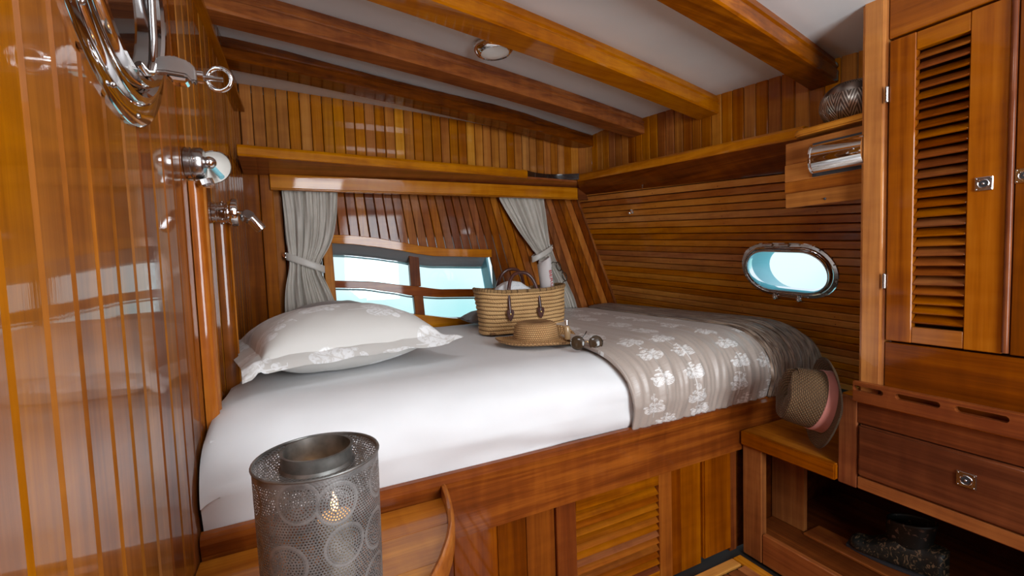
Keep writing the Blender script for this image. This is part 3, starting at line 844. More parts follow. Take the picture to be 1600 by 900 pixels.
for v in vs: mb.vert(onroll(-.02 + v.y/.041*1.0, nL-.045 - v.x*1.25, .0016))
mb.f = fs; obj('masthead_letters', mb, RED, npp, smooth=False, label='red capital letters down the roll')
vs, fs = text_mesh('ILGIOR', .014); mb = MB()
for v in vs: mb.vert(onroll(.72 + v.y/.041, nL-.06 - v.x*1.2, .0022))
mb.f = fs; obj('small_letters', mb, simple('white_print', (.6, .6, .58), .7), npp, smooth=False)
obj('green_block', MB().grid(lambda u, v: onroll(.62+.62*u, nL-.035-.12*v), 10, 2), GREEN, npp, smooth=True)
obj('black_mark', MB().grid(lambda u, v: onroll(-.10+.5*u, nL-.20-.03*v+.01*math.sin(u*9)), 8, 2), BLK, npp, smooth=True)

# reading glasses on the newspaper
def ring(c, ax, rx, ry, n=24, up=(0, 0, 1)):
    M = frame(c, ax, up); return [M @ Vector((ry*math.cos(2*PI*k/n), rx*math.sin(2*PI*k/n), 0)) for k in range(n)]
TORT = simple('dark_plastic', (.025, .018, .012), .2, Coat_Weight=.6)
eg = thing('eyeglasses', (1.2, 1.94, 1.12), 'dark-rimmed eyeglasses hooked over the rolled newspaper', 'eyeglasses')
c1 = Vector((1.199, 1.925, 1.160)); c2 = Vector((1.232, 1.925, 1.110)); axg = Vector((.35, -.9, .1)); d = (c2-c1).normalized()
for c in (c1, c2):
    obj('rim', MB().tube(ring(c, axg, .016, .0235, up=d), .0026, 8, closed=True), TORT, eg, smooth=True)
    mb = MB(); p = [mb.vert(q) for q in ring(c, axg, .0155, .023, up=d)]; mb.f.append(p)
    obj('lens', mb, GLASS, eg, smooth=False)
obj('bridge', MB().tube([c1+d*.022, (c1+c2)/2+Vector((.006, -.002, .005)), c2-d*.022], .0025, 8), TORT, eg)
obj('temple', MB().tube([c1-d*.023, c1-d*.028+Vector((.0, .03, 0)), c1-d*.02+Vector((-.01, .055, -.02)), c1+Vector((-.015, .065, -.09))], .0022, 8), TORT, eg)
obj('temple', MB().tube([c2+d*.023, c2+d*.022+Vector((.0, .03, -.01)), c2+Vector((-.01, .05, -.08))], .0022, 8), TORT, eg)

# straw sun hat ------------------------------------------------------------------------------
hat = thing('sun_hat', (.905, 1.645, .852), 'natural straw sun hat with wide brim lying in front of the basket', 'hat')
def corr(prof, n=6, amp=.0011):
    out = []; acc = 0
    for i in range(len(prof)-1):
        (r0, h0), (r1, h1) = prof[i], prof[i+1]; L = math.hypot(r1-r0, h1-h0); k = max(2, int(L/.0014))
        nx, nh = -(h1-h0)/L, (r1-r0)/L
        for j in range(k):
            t = j/k; q = (acc+t*L)/.0085; d = amp*abs(math.sin(PI*q))
            out.append((max(r0+(r1-r0)*t - nx*d*-1, 0), h0+(h1-h0)*t + nh*d*-1))
        acc += L
    out.append(prof[-1]); return out
pr_ = [(.172, .020), (.166, .014), (.158, .009), (.140, .010), (.120, .013), (.100, .017), (.094, .024), (.092, .040), (.089, .060), (.085, .075), (.076, .084), (.060, .088), (.03, .086), (.0005, .085)]
mb = MB(); mb.lathe(corr(pr_), (0, 0, 0), (0, 0, 1), 96, 1.0, .93, up=(1, 0, 0), uvR=.75)
for i, p in enumerate(mb.v):
    r = math.hypot(p.x, p.y); a = math.atan2(p.y, p.x)
    wv = max(0, (r-.10)/.07)
    mb.v[i] = Vector((p.x+.905, p.y+1.645, p.z+.853 + wv*(.010*math.sin(a*2+.6)+.007*math.sin(a*3) + .004) + (.012*wv if a > -.6 and a < 1.2 else 0)*math.sin((a+.6)/1.8*PI)))
obj('braid', mb, HATS, hat, smooth=True, mods=[('SOLIDIFY', dict(thickness=.003))])
mb = MB(); obj('crown_disc', MB().lathe([(.085, .002), (.0005, .002)], (.905, 1.645, .853), (0, 0, 1), 24), HATS, hat)  # flat straw disc across the base of the crown

# little bottle in the brim
bt = thing('spray_bottle', (.998, 1.560, .875), 'tiny clear bottle of amber lotion with silver cap on the sun hat brim', 'bottle')
ba = Vector((-.04, 0.02, 1)).normalized(); b0 = Vector((.998, 1.548, .872))
g = G('amber_lotion'); g.bsdf((.62, .42, .22), .12, None, Transmission_Weight=.35, Coat_Weight=1.0)
obj('flask', MB().lathe([(.0005, 0), (.011, .0), (.0125, .003), (.0125, .048), (.010, .054), (.007, .056), (.0005, .0565)], b0, ba, 20), g.m, bt, smooth=True)
obj('cap', MB().lathe([(.0075, .056), (.0078, .078), (.007, .080), (.0005, .0805)], b0, ba, 16), CHROME, bt, smooth=True)

# sunglasses ----------------------------------------------------------------------------------
sg = thing('sunglasses', (.955, 1.39, .853), 'round brown sunglasses lying open on the white sheet', 'sunglasses')
g = G('brown_lens'); g.bsdf((.050, .030, .016), .12, None, Specular_IOR_Level=.35); LENS = g.m
vd = Vector((-.52, -.82, .25)).normalized(); rt = Vector((.90, -.44, 0)).normalized()
for k, c in enumerate((Vector((.945, 1.400, .8855)), Vector((1.000, 1.362, .8865)))):
    ax = (vd + rt*(-.12 if k == 0 else .12)).normalized()
    M = frame(c, ax, (0, 0, 1))
    mb = MB(); mb.lathe([(.0245, 0), (.018, .0028), (.010, .0042), (.0005, .0046)], c, ax, 28); mb.lathe([(.0245, -.001), (.018, .0018), (.010, .0032), (.0005, .0036)], c, ax, 28)
    obj('lens', mb, LENS, sg, smooth=True)
    obj('rim', MB().tube(ring(c, ax, .0255, .0255, 28), .0012, 8, closed=True), TORT, sg, smooth=True)
c1 = Vector((.945, 1.400, .8855)); c2 = Vector((1.000, 1.362, .8865))
dm = (c2-c1).normalized()
obj('bridge', MB().tube([c1+dm*.0255, (c1+c2)/2+Vector((0, 0, .006)), c2-dm*.0255], .0016, 8), BRASS, sg)
obj('temple', MB().tube([c1-dm*.026+Vector((0, 0, .006)), c1-dm*.02+Vector((.01, .012, .004)), c1+Vector((.03, .03, .0)), c1+Vector((.055, .030, .022)), c1+Vector((.062, .028, .034))], .0020, 8), TORT, sg)
obj('temple', MB().tube([c2+dm*.026+Vector((0, 0, .006)), c2+Vector((.03, .03, -.01)), c2+Vector((.02, .085, -.030))], .0020, 8), TORT, sg)

# ---------------------------------------------------------------- corner tray shelf
tr = thing('corner_shelf', (.05, 1.0, .5), 'rounded teak corner shelf with a curved raised lip beside the bed rail', 'shelf')
lip = [(.344, 1.186), (.341, 1.15), (.330, 1.09), (.312, 1.03), (.287, .975), (.252, .915), (.212, .860), (.172, .80), (.130, .735), (.075, .672), (.0, .622), (-.08, .595), (-.16, .585), (-.232, .584)]
top = [(x, y, .530) for x, y in lip] + [(lwx(1.186)+.002, 1.186, .530)]
n_ = len(lip)
ys = [1.186, 1.06, .93, .80, .67, .58]
def lipx(y):
    for a, b in zip(lip, lip[1:]):
        if b[1] <= y <= a[1]: return b[0] + (a[0]-b[0])*(y-b[1])/max(1e-6, a[1]-b[1])
    return lip[-1][0]
for ya, yb in zip(ys, ys[1:]):
    yb_ = max(yb, .585)
    seg = [(lipx(ya)-.004, ya-.0006)] + [(x-.004, y) for x, y in lip if yb_ < y < ya] + [(max(lipx(yb_)-.004, lwx(yb_)+.02), yb_+.0006)]
    seg += [(lwx(yb_)+.002, yb_+.0006), (lwx(ya)+.002, ya-.0006)]
    obj('board', MB().prism([(x, y, .530) for x, y in seg], (0, 0, .026)), W['honeyX'], tr, .001)
mb = MB()
P3 = [Vector((x, y, .515)) for x, y in lip]
def lipf(u, v):
    k = u*(len(P3)-1); i = min(int(k), len(P3)-2); p = P3[i].lerp(P3[i+1], k-i); t = (P3[i+1]-P3[i]).normalized(); nrm = Vector((-t.y, t.x, 0))
    sec = [(0, 0), (.016, 0), (.018, .045), (.015, .058), (.009, .063), (.002, .058), (0, .045)]
    a, b = sec[int(round(v*7)) % 7]; b *= 1 + .25*max(0, 1-u*6)
    return p + nrm*(a-.004) + Vector((0, 0, b))
mb.grid(lipf, 60, 7, cv=True); mb.f.append(list(range(7))); mb.f.append(list(range(60*7, 61*7))[::-1])
obj('lip', mb, W['teakY'], tr)

# lantern -----------------------------------------------------------------------------------------------
def perforated():
    g = G('perforated_grey_metal'); uv = g.coord('UV'); x, y, _ = g.sep(uv)
    v = g.N('ShaderNodeTexVoronoi'); v.feature = 'F1'; v.voronoi_dimensions = '2D'; g.put(v.inputs['Vector'], uv)
    v.inputs['Scale'].default_value = 1/.074; v.inputs['Randomness'].default_value = .38
    rx, ry, _z = g.sep(g.vm('SUBTRACT', uv, v.outputs['Position']))
    r = (rx*rx + ry*ry).sqrt(); R = .0285; sp = .0043
    inside = r.lt(R)
    ringi = (r/sp).floor(); fr = (r/sp).fract()
    per = ((ringi+.5)*6.283).floor().max(1.0)
    ang = (ry.atan2(rx)/6.28318 + .5)*per
    fa = ang.fract()
    din = (((fr-.5)*(fr-.5)) + ((fa-.5)*(fa-.5))).sqrt()
    hx = x/.0046; row = (y/.0040).floor(); fx = (hx + row*.5).fract(); fy = (y/.0040).fract()
    dout = (((fx-.5)*(fx-.5)) + ((fy-.5)*(fy-.5))).sqrt()
    rim = r.gt(R-.0012)*r.lt(R+.0032)
    hole = (inside*din.lt(.27)).max(inside.inv()*dout.lt(.29))*rim.inv()
    edge = y.lt(.006).max(y.gt(.334))
    hole = hole*edge.inv()
    n = g.noise(g.coord(), 30, 3)
    col = g.ramp(n + rim*.15, ((.3, (.17, .165, .16)), (.7, (.33, .32, .31))))
    b = g.bsdf(col, .45, g.bump(rim*1.0 + din*.5, .5, .001), finish=False, Metallic=.55)
    t = g.N('ShaderNodeBsdfTransparent'); mx = g.N('ShaderNodeMixShader')
    g.L(hole, mx.inputs[0]); g.L(b, mx.inputs[1]); g.L(t.outputs[0], mx.inputs[2]); g.L(mx.outputs[0], g.out.inputs[0])
    return g.m
def perf2():
    g = G('punched_grey_metal'); x, y, z = g.sep(g.coord()); s = .0062
    row = (y/s).floor(); fx = (x/s + row*.5).fract(); fy = (y/s).fract()
    d = (((fx-.5)*(fx-.5)) + ((fy-.5)*(fy-.5))).sqrt(); hole = d.lt(.34)
    b = g.bsdf((.26, .255, .25), .4, None, finish=False, Metallic=.6)
    t = g.N('ShaderNodeBsdfTransparent'); mx = g.N('ShaderNodeMixShader')
    g.L(hole, mx.inputs[0]); g.L(b, mx.inputs[1]); g.L(t.outputs[0], mx.inputs[2]); g.L(mx.outputs[0], g.out.inputs[0]); return g.m
PERF = perforated(); PUN = perf2()
g = G('aged_zinc'); n = g.noise(g.coord(), 26, 4); g.bsdf(g.ramp(n, ((.3, (.11, .115, .11)), (.7, (.34, .33, .31)))), .38, g.bump(n, .2, .001), Metallic=.75); ZINC = g.m
LC = Vector((.024, .775, .557)); LR = .0925; LH = .345
ln = thing('lantern', LC, 'grey perforated metal lantern with medallion pattern on the corner shelf', 'lantern')
obj('body', MB().lathe([(LR-.007, 0), (LR-.004, .08), (LR-.002, .2), (LR, LH)], LC, (0, 0, 1), 64, up=(.3, 1, 0), uvR=2*PI*LR), PERF, ln, smooth=True)
for zz, rr in ((0, LR-.007), (LH, LR)):
    obj('rim', MB().tube([LC + Vector((rr*math.cos(2*PI*k/48), rr*math.sin(2*PI*k/48), zz)) for k in range(48)], .0022, 8, closed=True), ZINC, ln, smooth=True)
obj('shoulder', MB().lathe([(LR-.001, LH-.003), (.056, LH-.012)], LC, (0, 0, 1), 48), PUN, ln, smooth=True)
mb = MB(); mb.lathe([(.055, LH-.032), (.056, LH-.012), (.0525, LH-.008), (.0525, LH+.010), (.054, LH+.013), (.050, LH+.013), (.0495, LH-.03)], LC, (0, 0, 1), 48)
obj('collar', mb, ZINC, ln, smooth=True, label='solid zinc-grey collar around the top opening')
obj('floor_plate', MB().lathe([(LR-.007, .003), (.0005, .003)], LC, (0, 0, 1), 32), ZINC, ln)
cd = thing('candle', LC+Vector((0, 0, .005)), 'lit candle glowing inside the perforated lantern', 'candle')
obj('wax', MB().cyl(LC+Vector((.020, -.01, .005)), LC+Vector((.020, -.01, .245)), .026), simple('wax', (.75, .62, .42), .5, Subsurface_Weight=.0), cd)
g = G('flame'); e = g.N('ShaderNodeEmission'); e.inputs[0].default_value = (1, .45, .14, 1); e.inputs[1].default_value = 16; g.L(e.outputs[0], g.out.inputs[0])
obj('flame', MB().lathe([(.0005, 0), (.005, .006), (.006, .012), (.003, .024), (.0005, .034)], LC+Vector((.020, -.01, .252)), (0, 0, 1), 12), g.m, cd, smooth=True)
obj('wick', MB().cyl(LC+Vector((.020, -.01, .245)), LC+Vector((.020, -.01, .256)), .001, 6), BLK, cd)
ld = bpy.data.lights.new('candle_light', 'POINT'); ld.energy = .06; ld.color = (1, .5, .2); ld.shadow_soft_size = .01
lo = bpy.data.objects.new('candle_light', ld); lo.location = LC+Vector((.020, -.01, .270)); sc.collection.objects.link(lo)

# wall battens and lamps on the left wall -----------------------------------------------------------------
def batten(lab, y0, zt, zb=.62, d=.028, wd=.062):
    root = thing('wall_batten', (lwx(y0)+.01, y0, zb), lab, 'batten', 'half-round battens below the wall lamps')
    for sgn in (-1, 1):
        cy = y0 + sgn*wd/4; pts = []
        for k in range(9):
            a = -PI/2 + PI*k/8; pts.append((lwx(cy)+.001 + d*math.cos(a), cy + wd/4*math.sin(a)*.98, zb))
        obj('strip', MB().prism(pts, (0, 0, zt-zb)), W['teakZ'], root, smooth=True)
batten('orange varnished half-round batten below the disc-shaped reading lamp', 1.38, 1.420)
batten('varnished half-round batten below the spot-shaped reading lamp', 1.68, 1.345, d=.036)
g = G('lamp_inside_white'); g.bsdf((.75, .70, .64), .4); LWH = g.m
L1 = thing('wall_lamp', (lwx(1.38), 1.38, 1.43), 'chrome reading lamp with tilted round reflector, nearer the camera on the left wall', 'wall lamp', 'reading lamps on the left wall')
a = Vector((lwx(1.35), 1.35, 1.462)); X = Vector((1, 0, 0))
obj('base', MB().lathe([(.0005, 0), (.038, 0), (.038, .012), (.036, .014), (.036, .016), (.038, .018), (.038, .034), (.034, .039), (.0005, .040)], a, X, 32), STEEL, L1, smooth=True)
obj('screw', MB().ball(a+Vector((.022, -.0375, .004)), .004, 8), CHROME, L1)
obj('joint', MB().ball(a+Vector((.048, .010, .006)), .015, 12), CHROME, L1)
hc = a+Vector((.050, .062, .004)); hax = Vector((.45, -.72, -.45)).normalized(); X = Vector((1, 0, 0))
mb = MB(); mb.lathe([(.043, 0), (.0445, -.002), (.043, -.006), (.038, -.020), (.030, -.032), (.018, -.040), (.0005, -.044)], hc, hax, 36)
obj('hood', mb, CHROME, L1, smooth=True)
obj('reflector', MB().lathe([(.042, -.001), (.036, -.009), (.018, -.016), (.0005, -.018)], hc, hax, 36), LWH, L1, smooth=True, label='white inner reflector dish')
obj('bulb', MB().cyl(hc-hax*.016, hc+hax*.012+Vector((.012, 0, -.02)), .007, 12), simple('blue_glass_bulb', (.25, .62, .72), .1, Coat_Weight=1.0), L1, label='pale blue glass bulb')
obj('bottom_bracket', MB().cyl(a+Vector((.036, -.006, -.040)), a+Vector((.040, -.006, -.052)), .018, 16), CHROME, L1)
L2 = thing('wall_lamp', (lwx(1.64), 1.64, 1.36), 'small chrome spot lamp with jointed tube head, farther along the left wall', 'wall lamp', 'reading lamps on the left wall')
a = Vector((lwx(1.64), 1.64, 1.375))
obj('base', MB().lathe([(.0005, 0), (.032, 0), (.032, .010), (.030, .012), (.030, .016), (.032, .018), (.032, .034), (.030, .036), (.030, .040), (.034, .042), (.042, .050), (.042, .064), (.039, .068), (.0005, .069)], a, X, 32), CHROME, L2, smooth=True)
mb = MB()
for k in range(8):
    aa = 2*PI*k/8; mb.ball(a + Vector((.026, .032*math.cos(aa), .032*math.sin(aa))), .0035, 6)
obj('screws', mb, STEEL, L2)
obj('arm', MB().tube([a+X*.066, a+X*.078, a+Vector((.086, 0, -.006))], .007, 10), CHROME, L2)
obj('joint', MB().lathe([(.0005, -.011), (.018, -.011), (.020, -.008), (.020, .008), (.018, .011), (.0005, .011)], a+Vector((.092, -.004, -.012)), (.5, -.7, .5), 28), STEEL, L2, smooth=True)
h0 = a+Vector((.098, -.006, -.014)); hd_ = Vector((.60, .20, -.75)).normalized()
mb = MB(); mb.lathe([(.0005, 0), (.015, .0), (.017, .004), (.017, .046), (.015, .048), (.013, .042), (.0005, .040)], h0, hd_, 24)
obj('tube_head', mb, CHROME, L2, smooth=True)
obj('lens', MB().lathe([(.0135, .043), (.0005, .045)], h0, hd_, 20), simple('pale_lens', (.55, .75, .78), .1), L2)

# round porthole with clamp on the left wall --------------------------------------------------------------
pw = thing('window_3', (-.22, .955, 1.686), 'round polished porthole with dark glass and a screw clamp on the left wall', 'window', struct=True)
pc = Vector((lwx(.955), .955, 1.700)); pax = Vector((1, -.0423, 0)).normalized()
RP = .252
obj('flange', MB().lathe([(RP, 0), (RP, .004), (RP-.004, .007), (RP-.034, .008), (RP-.036, .014), (RP-.042, .018), (RP-.050, .018), (RP-.056, .012), (RP-.060, .004), (RP-.060, 0)], pc, pax, 96), CHROME, pw, smooth=True)
obj('ring', MB().lathe([(RP-.064, .002), (RP-.064, .022), (RP-.068, .027), (RP-.078, .027), (RP-.083, .022), (RP-.083, .002)], pc, pax, 96), CHROME, pw, smooth=True)
obj('glass', MB().lathe([(RP-.061, .003), (.0005, .003)], pc, pax, 64), simple('dark_mirror_glass', (.015, .010, .008), .03, Coat_Weight=1.0, Specular_IOR_Level=1.0), pw)
for k in range(12):
    an = 2*PI*(k+.35)/12
    obj('screw', MB().ball(pc + pax*.0085 + Vector((0, (RP-.018)*math.cos(an), (RP-.018)*math.sin(an))), .0045, 8), STEEL, pw)
cl = thing('porthole_clamp', (-.15, 1.0, 1.55), 'chrome screw clamp with ring nut at the foot of the round porthole', 'clamp')
cz = Vector((lwx(1.0), 1.0, 1.552))
mb = MB(); mb.prism([cz+Vector(p) for p in ((.030, -.010, .006), (.040, -.010, .020), (.062, -.010, .026), (.085, -.010, .020), (.096, -.010, .008), (.096, -.010, -.014), (.088, -.010, -.016), (.080, -.010, -.006), (.050, -.010, -.004), (.034, -.010, -.006))], (0, .022, 0))
obj('block', mb, STEEL, cl, .003, seg=2, smooth=True)
mb = MB(); mb.prism([cz+Vector(p) for p in ((.050, -.013, -.008), (.084, -.013, -.010), (.082, -.013, -.020), (.060, -.013, -.020))], (0, .028, 0))
obj('jaw', mb, CHROME, cl, .003)
obj('swing_bolt', MB().cyl(cz+Vector((-.0, 0, 0)), cz+Vector((.040, 0, 0)), .006), CHROME, cl)
obj('washer', MB().cyl(cz+Vector((.097, 0, -.003)), cz+Vector((.106, 0, -.003)), .011), CHROME, cl)
obj('stem', MB().cyl(cz+Vector((.104, 0, -.003)), cz+Vector((.136, 0, -.003)), .0045), STEEL, cl)
rc = cz+Vector((.130, 0, -.003))
obj('ring_nut', MB().tube([rc + Vector((.019*math.cos(2*PI*k/28), -.006*math.cos(2*PI*k/28), .020*math.sin(2*PI*k/28))) for k in range(28)], .0040, 10, closed=True), CHROME, cl, smooth=True)
hp_ = [Vector((.030, -.03, .300)), Vector((.034, -.012, .26)), Vector((.036, .0, .2)), Vector((.037, .003, .12)), Vector((.036, .0, .05)), Vector((.034, -.006, .010)), Vector((.032, -.018, -.012)), Vector((.028, -.034, -.018)), Vector((.022, -.048, -.010))]
obj('loop_handle', MB().tube([cz+p for p in hp_], .0062, 12), CHROME, cl, smooth=True)

# ---------------------------------------------------------------- oval hull porthole
w2 = thing('window_2', PC, 'oblong chrome porthole in the hull planking above the bed', 'window', struct=True)
def stad_ring(prof, name, mat, par, n=18, nn=None):
    """prof: list (r_offset, depth) ; stadium half-length CL0"""
    mb = MB(); base = stadium(1, 0.0, n)
    m = len(prof)-1; N_ = (n+1)*2
    def fn(u, v):
        k = int(round(u*N_)) % N_; r, d = prof[min(int(round(v*m)), m)]
        if k <= n: a = -PI/2 + PI*k/n; s, t = .075 + r*math.cos(a), r*math.sin(a)
        else: a = PI/2 + PI*(k-n-1)/n; s, t = -.075 + r*math.cos(a), r*math.sin(a)
        return PC + HF*s + HD*t + HN*d
    mb.grid(fn, N_, m, cu=True); return obj(name, mb, mat, par, smooth=True)
stad_ring([(.134, .004), (.134, -.004), (.131, -.007), (.118, -.008), (.116, -.014), (.113, -.016), (.109, -.014), (.107, -.008), (.105, .012)], 'flange', CHROME, w2)
stad_ring([(.106, .0), (.106, -.020), (.103, -.024), (.098, -.024), (.095, -.020), (.094, .0), (.094, .014)], 'ring', CHROME, w2)
g = G('pale_cyan_lining'); g.bsdf((.36, .74, .84), .35); CY = g.m
def tunnel(u, v):
    N_ = 38; k = int(round(u*N_)) % N_; r = .094 + .012*v; n = 18
    if k <= n: a = -PI/2 + PI*k/n; s, t = .075 + r*math.cos(a), r*math.sin(a)
    else: a = PI/2 + PI*(k-n-1)/n; s, t = -.075 + r*math.cos(a), r*math.sin(a)
    return PC + HF*s + HD*t + HN*(.014) + Vector((1, 0, -.05))*(.15*v)
obj('tunnel', MB().grid(tunnel, 38, 4, cu=True), CY, w2, smooth=True, label='pale cyan lining through the hull')
mb = MB(); idx = [mb.vert(PC + HF*s + HD*t + HN*.002) for s, t in stadium(.075, .0945, 18)]; mb.f.append(idx)
obj('pane', mb, GLASS, w2, smooth=False)
for s in (-.060, .012):
    h = MB(); c = PC + HF*s - HD*.128 - HN*.012
    h.cyl(c-HF*.022, c+HF*.022, .006, 12); h.cyl(c+HF*.004, c+HF*.020, .009, 12); obj('hinge', h, CHROME, w2)
for s in (-.065, .040):
    h = MB(); c = PC + HF*s + HD*.136 - HN*.010
    h.cyl(c-HF*.012, c+HF*.012, .009, 14); h.cyl(c-HD*.02-HN*.006, c+HN*-.012, .005, 10); h.ball(c-HN*.012, .008, 10); obj('dog', h, CHROME, w2)
mb = MB().cyl(PC + HF*(-.06) + HD*.130 - HN*.012, PC + HF*.035 + HD*.130 - HN*.012, .004, 10); obj('hinge_pin', mb, CHROME, w2)
for k, (s, t) in enumerate(stadium(.075, .127, 5)):
    obj('screw', MB().ball(PC + HF*s + HD*t - HN*.008, .0035, 6), STEEL, w2)
# small hook
c = hp(0, 0); hkp = Vector((hull_x(2.076, 1.458), 2.076, 1.458))
h = MB(); h.cyl(hkp, hkp-HN*.006, .013, 16); h.cyl(hkp-HN*.004, hkp-HN*.024, .005); h.ball(hkp-HN*.026, .008, 10); h.ball(hkp-HN*.012+Vector((0, .01, -.008)), .006, 8)
tag(obj('wall_hook', h, CHROME, None, smooth=True), 'tiny chrome hook on the hull planking left of the oblong porthole', 'hook')

# ---------------------------------------------------------------- wardrobe
CX = 1.57
wd = thing('wardrobe', (1.75, .5, .45), 'tall teak wardrobe with louvred door, right of the bed', 'wardrobe')
obj('post', MB().box((CX-.004, .722, .736), (CX+.05, .787, 2.0)), W['honeyZ'], wd, .010, seg=3)
obj('side', MB().box((CX+.05, .772, .736), (2.0, .786, 2.0)), W['mahoZ'], wd)
obj('top_panel', MB().box((CX+.004, -.895, 1.79), (CX+.03, .72, 2.0)), W['honeyY'], wd, .002)
obj('lower_panel', MB().box((CX+.004, -.895, .736), (CX+.03, .72, .920)), W['mahoY'], wd, .002)
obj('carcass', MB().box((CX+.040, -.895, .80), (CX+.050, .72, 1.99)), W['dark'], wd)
dr = obj('door', MB().box((CX, .6555, .926), (CX+.024, .7165, 1.782)), W['deepZ'], wd, .002)
obj('stile', MB().box((CX, .472, .926), (CX+.024, .5445, 1.782)), W['deepZ'], dr, .002)
obj('top_rail', MB().box((CX+.001, .545, 1.735), (CX+.023, .655, 1.781)), W['deepY'], dr, .0015)
obj('bottom_rail', MB().box((CX+.001, .545, .927), (CX+.023, .655, .972)), W['honeyY'], dr, .0015)
z = 1.722; nl = 0
while z > .975:
    obj('louver', MB().prism([(CX+.000, .5455, z-.012), (CX+.006, .5455, z-.016), (CX+.034, .5455, z+.006), (CX+.028, .5455, z+.010)], (0, .109, 0)), W['louverY'], dr, .001); z -= .0268
for zc_ in (1.635, 1.10):
    obj('hinge', MB().cyl((CX-.005, .7195, zc_-.018), (CX-.005, .7195, zc_+.018), .0048, 12).ball((CX-.005, .7195, zc_+.019), .005, 8).ball((CX-.005, .7195, zc_-.019), .005, 8), STEEL, dr, label='small steel barrel hinge')
def ringpull(root, c, mat, sz=.034):
    c = Vector(c); q = sz/2
    h = obj('handle', MB().box(c-Vector((.003, q, q)), c+Vector((.001, q, q))), mat, root, .0012, label='square flush ring pull of bright metal')
    m2 = MB(); m2.lathe([(sz*.30, -.0033), (sz*.33, -.0045), (sz*.30, -.0055), (sz*.27, -.0045), (sz*.30, -.0033)], c, (1, 0, 0), 24)
    obj('ring', m2, CHROME, h, smooth=True)
    m3 = MB(); m3.lathe([(sz*.24, -.0032), (.0005, -.0030)], c, (1, 0, 0), 20); obj('recess', m3, BLK, h)
    m4 = MB().ball(c-Vector((.005, 0, 0)), sz*.10, 8)
    for a_ in (-1, 1):
        for b_ in (-1, 1): m4.ball(c+Vector((-.003, a_*q*.78, b_*q*.78)), .0018, 6)
    obj('screws', m4, STEEL, h)
ringpull(dr, (CX-.001, .512, 1.349), CHROME)
obj('bead', MB().tube([(CX-.002, .4655, .93), (CX-.002, .4655, 1.785)], .0065, 10), W['mahoZ'], wd, smooth=True)
d2 = obj('door', MB().box((CX, .380, .926), (CX+.024, .4585, 1.782)), W['mahoZ'], wd, .002)
obj('panel', MB().box((CX+.004, -.89, .93), (CX+.02, .3795, 1.78)), W['mahoZ'], d2, .002)
ringpull(d2, (CX-.001, .441, 1.357), BRASS)

ch = thing('drawer_chest', (1.75, .5, .0), 'teak drawer chest with slotted fiddle rail below the wardrobe', 'drawer chest')
# fiddle rail with slots (front face polygon pieces)
fz0, fz1 = .729, .790; fx0, fx1 = 1.548, 1.566; y_hi, y_lo = .790, -.895
slots = []; yy = .812
while yy > -.2:
    slots.append((yy-.102, yy)); yy -= .131
sl_z = .770; sr = .0085
mb = MB()
yprev = y_hi
def fill(a, b):
    if b-a > 1e-4: mb.box((fx0, a, fz0), (fx1, b, fz1))
rows = []
cur = y_hi
for a, b in slots:
    bb_ = min(b, y_hi)
    if cur > bb_: fill(bb_, cur)
    # strips below and above the slot with rounded ends
    m = 8
    for sgn in (-1, 1):
        edge = fz0 if sgn < 0 else fz1
        pts = []
        for k in range(m+1):
            an = PI/2*k/m
            pts.append((bb_ - sr + sr*math.cos(PI/2 - (PI/2-an)), 0)) if False else None
        pl = [(bb_, edge), (a, edge), (a, sl_z)]
        for k in range(m+1):
            an = PI - PI/2*k/m; pl.append((a + sr + sr*math.cos(an), sl_z + sgn*sr*math.sin(an)))
        for k in range(m+1):
            an = PI/2 - PI/2*k/m; pl.append((bb_ - sr + sr*math.cos(an), sl_z + sgn*sr*math.sin(an)))
        if sgn > 0: pl = pl[::-1]
        mb.prism([(fx0, p, q) for p, q in pl], (fx1-fx0, 0, 0))
    cur = a
fill(y_lo, cur)
obj('fiddle_rail', mb, W['deepY'], ch, smooth=False)
obj('shelf_board', MB().box((1.562, -.895, .722), (1.70, .788, .735)), W['teakY'], ch, .002)
obj('upper_rail', MB().box((CX, -.895, .655), (CX+.02, .788, .7215)), W['mahoY'], ch, .002)
obj('stile', MB().box((CX-.001, .788, .442), (CX+.022, .843, .731)), W['deepZ'], ch, .003)
dw = obj('drawer', MB().box((CX-.006, .20, .487), (CX+.018, .784, .652)), W['drawer'], ch, .006, seg=3)
ringpull(dw, (CX-.007, .528, .583), STEEL, .040)
obj('lower_rail', MB().box((CX, -.895, .444), (CX+.02, .787, .483)), W['deepY'], ch, .003)
obj('drawer_gap', MB().box((CX+.021, -.895, .446), (CX+.03, .787, .70)), DARKGAP, ch)
obj('kick_board', MB().box((CX, -.895, .0), (CX+.022, 1.108, .118)), W['deepY'], ch, .003)
obj('post', MB().box((CX-.001, 1.110, .0), (CX+.03, 1.190, .446)), W['deepZ'], ch, .003)
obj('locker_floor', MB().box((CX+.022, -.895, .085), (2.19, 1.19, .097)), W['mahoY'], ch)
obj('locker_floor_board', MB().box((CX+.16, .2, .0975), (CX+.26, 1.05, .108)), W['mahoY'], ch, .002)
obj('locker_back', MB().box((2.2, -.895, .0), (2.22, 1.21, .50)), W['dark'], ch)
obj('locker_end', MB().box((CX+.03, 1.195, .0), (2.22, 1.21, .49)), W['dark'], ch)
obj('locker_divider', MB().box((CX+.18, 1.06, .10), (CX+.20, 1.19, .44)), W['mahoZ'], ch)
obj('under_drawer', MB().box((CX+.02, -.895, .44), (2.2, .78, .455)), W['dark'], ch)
bn = thing('bench_seat', (1.75, 1.0, .44), 'low teak bench top in the recess between bed rail and drawers', 'bench')
obj('top_board', MB().box((CX-.002, .846, .484), (2.18, 1.19, .500)), W['honeyY'], bn, .002)
obj('front_edge', MB().box((CX-.016, .8435, .447), (CX+.004, 1.188, .502)), W['deepY'], bn, .004, seg=2)
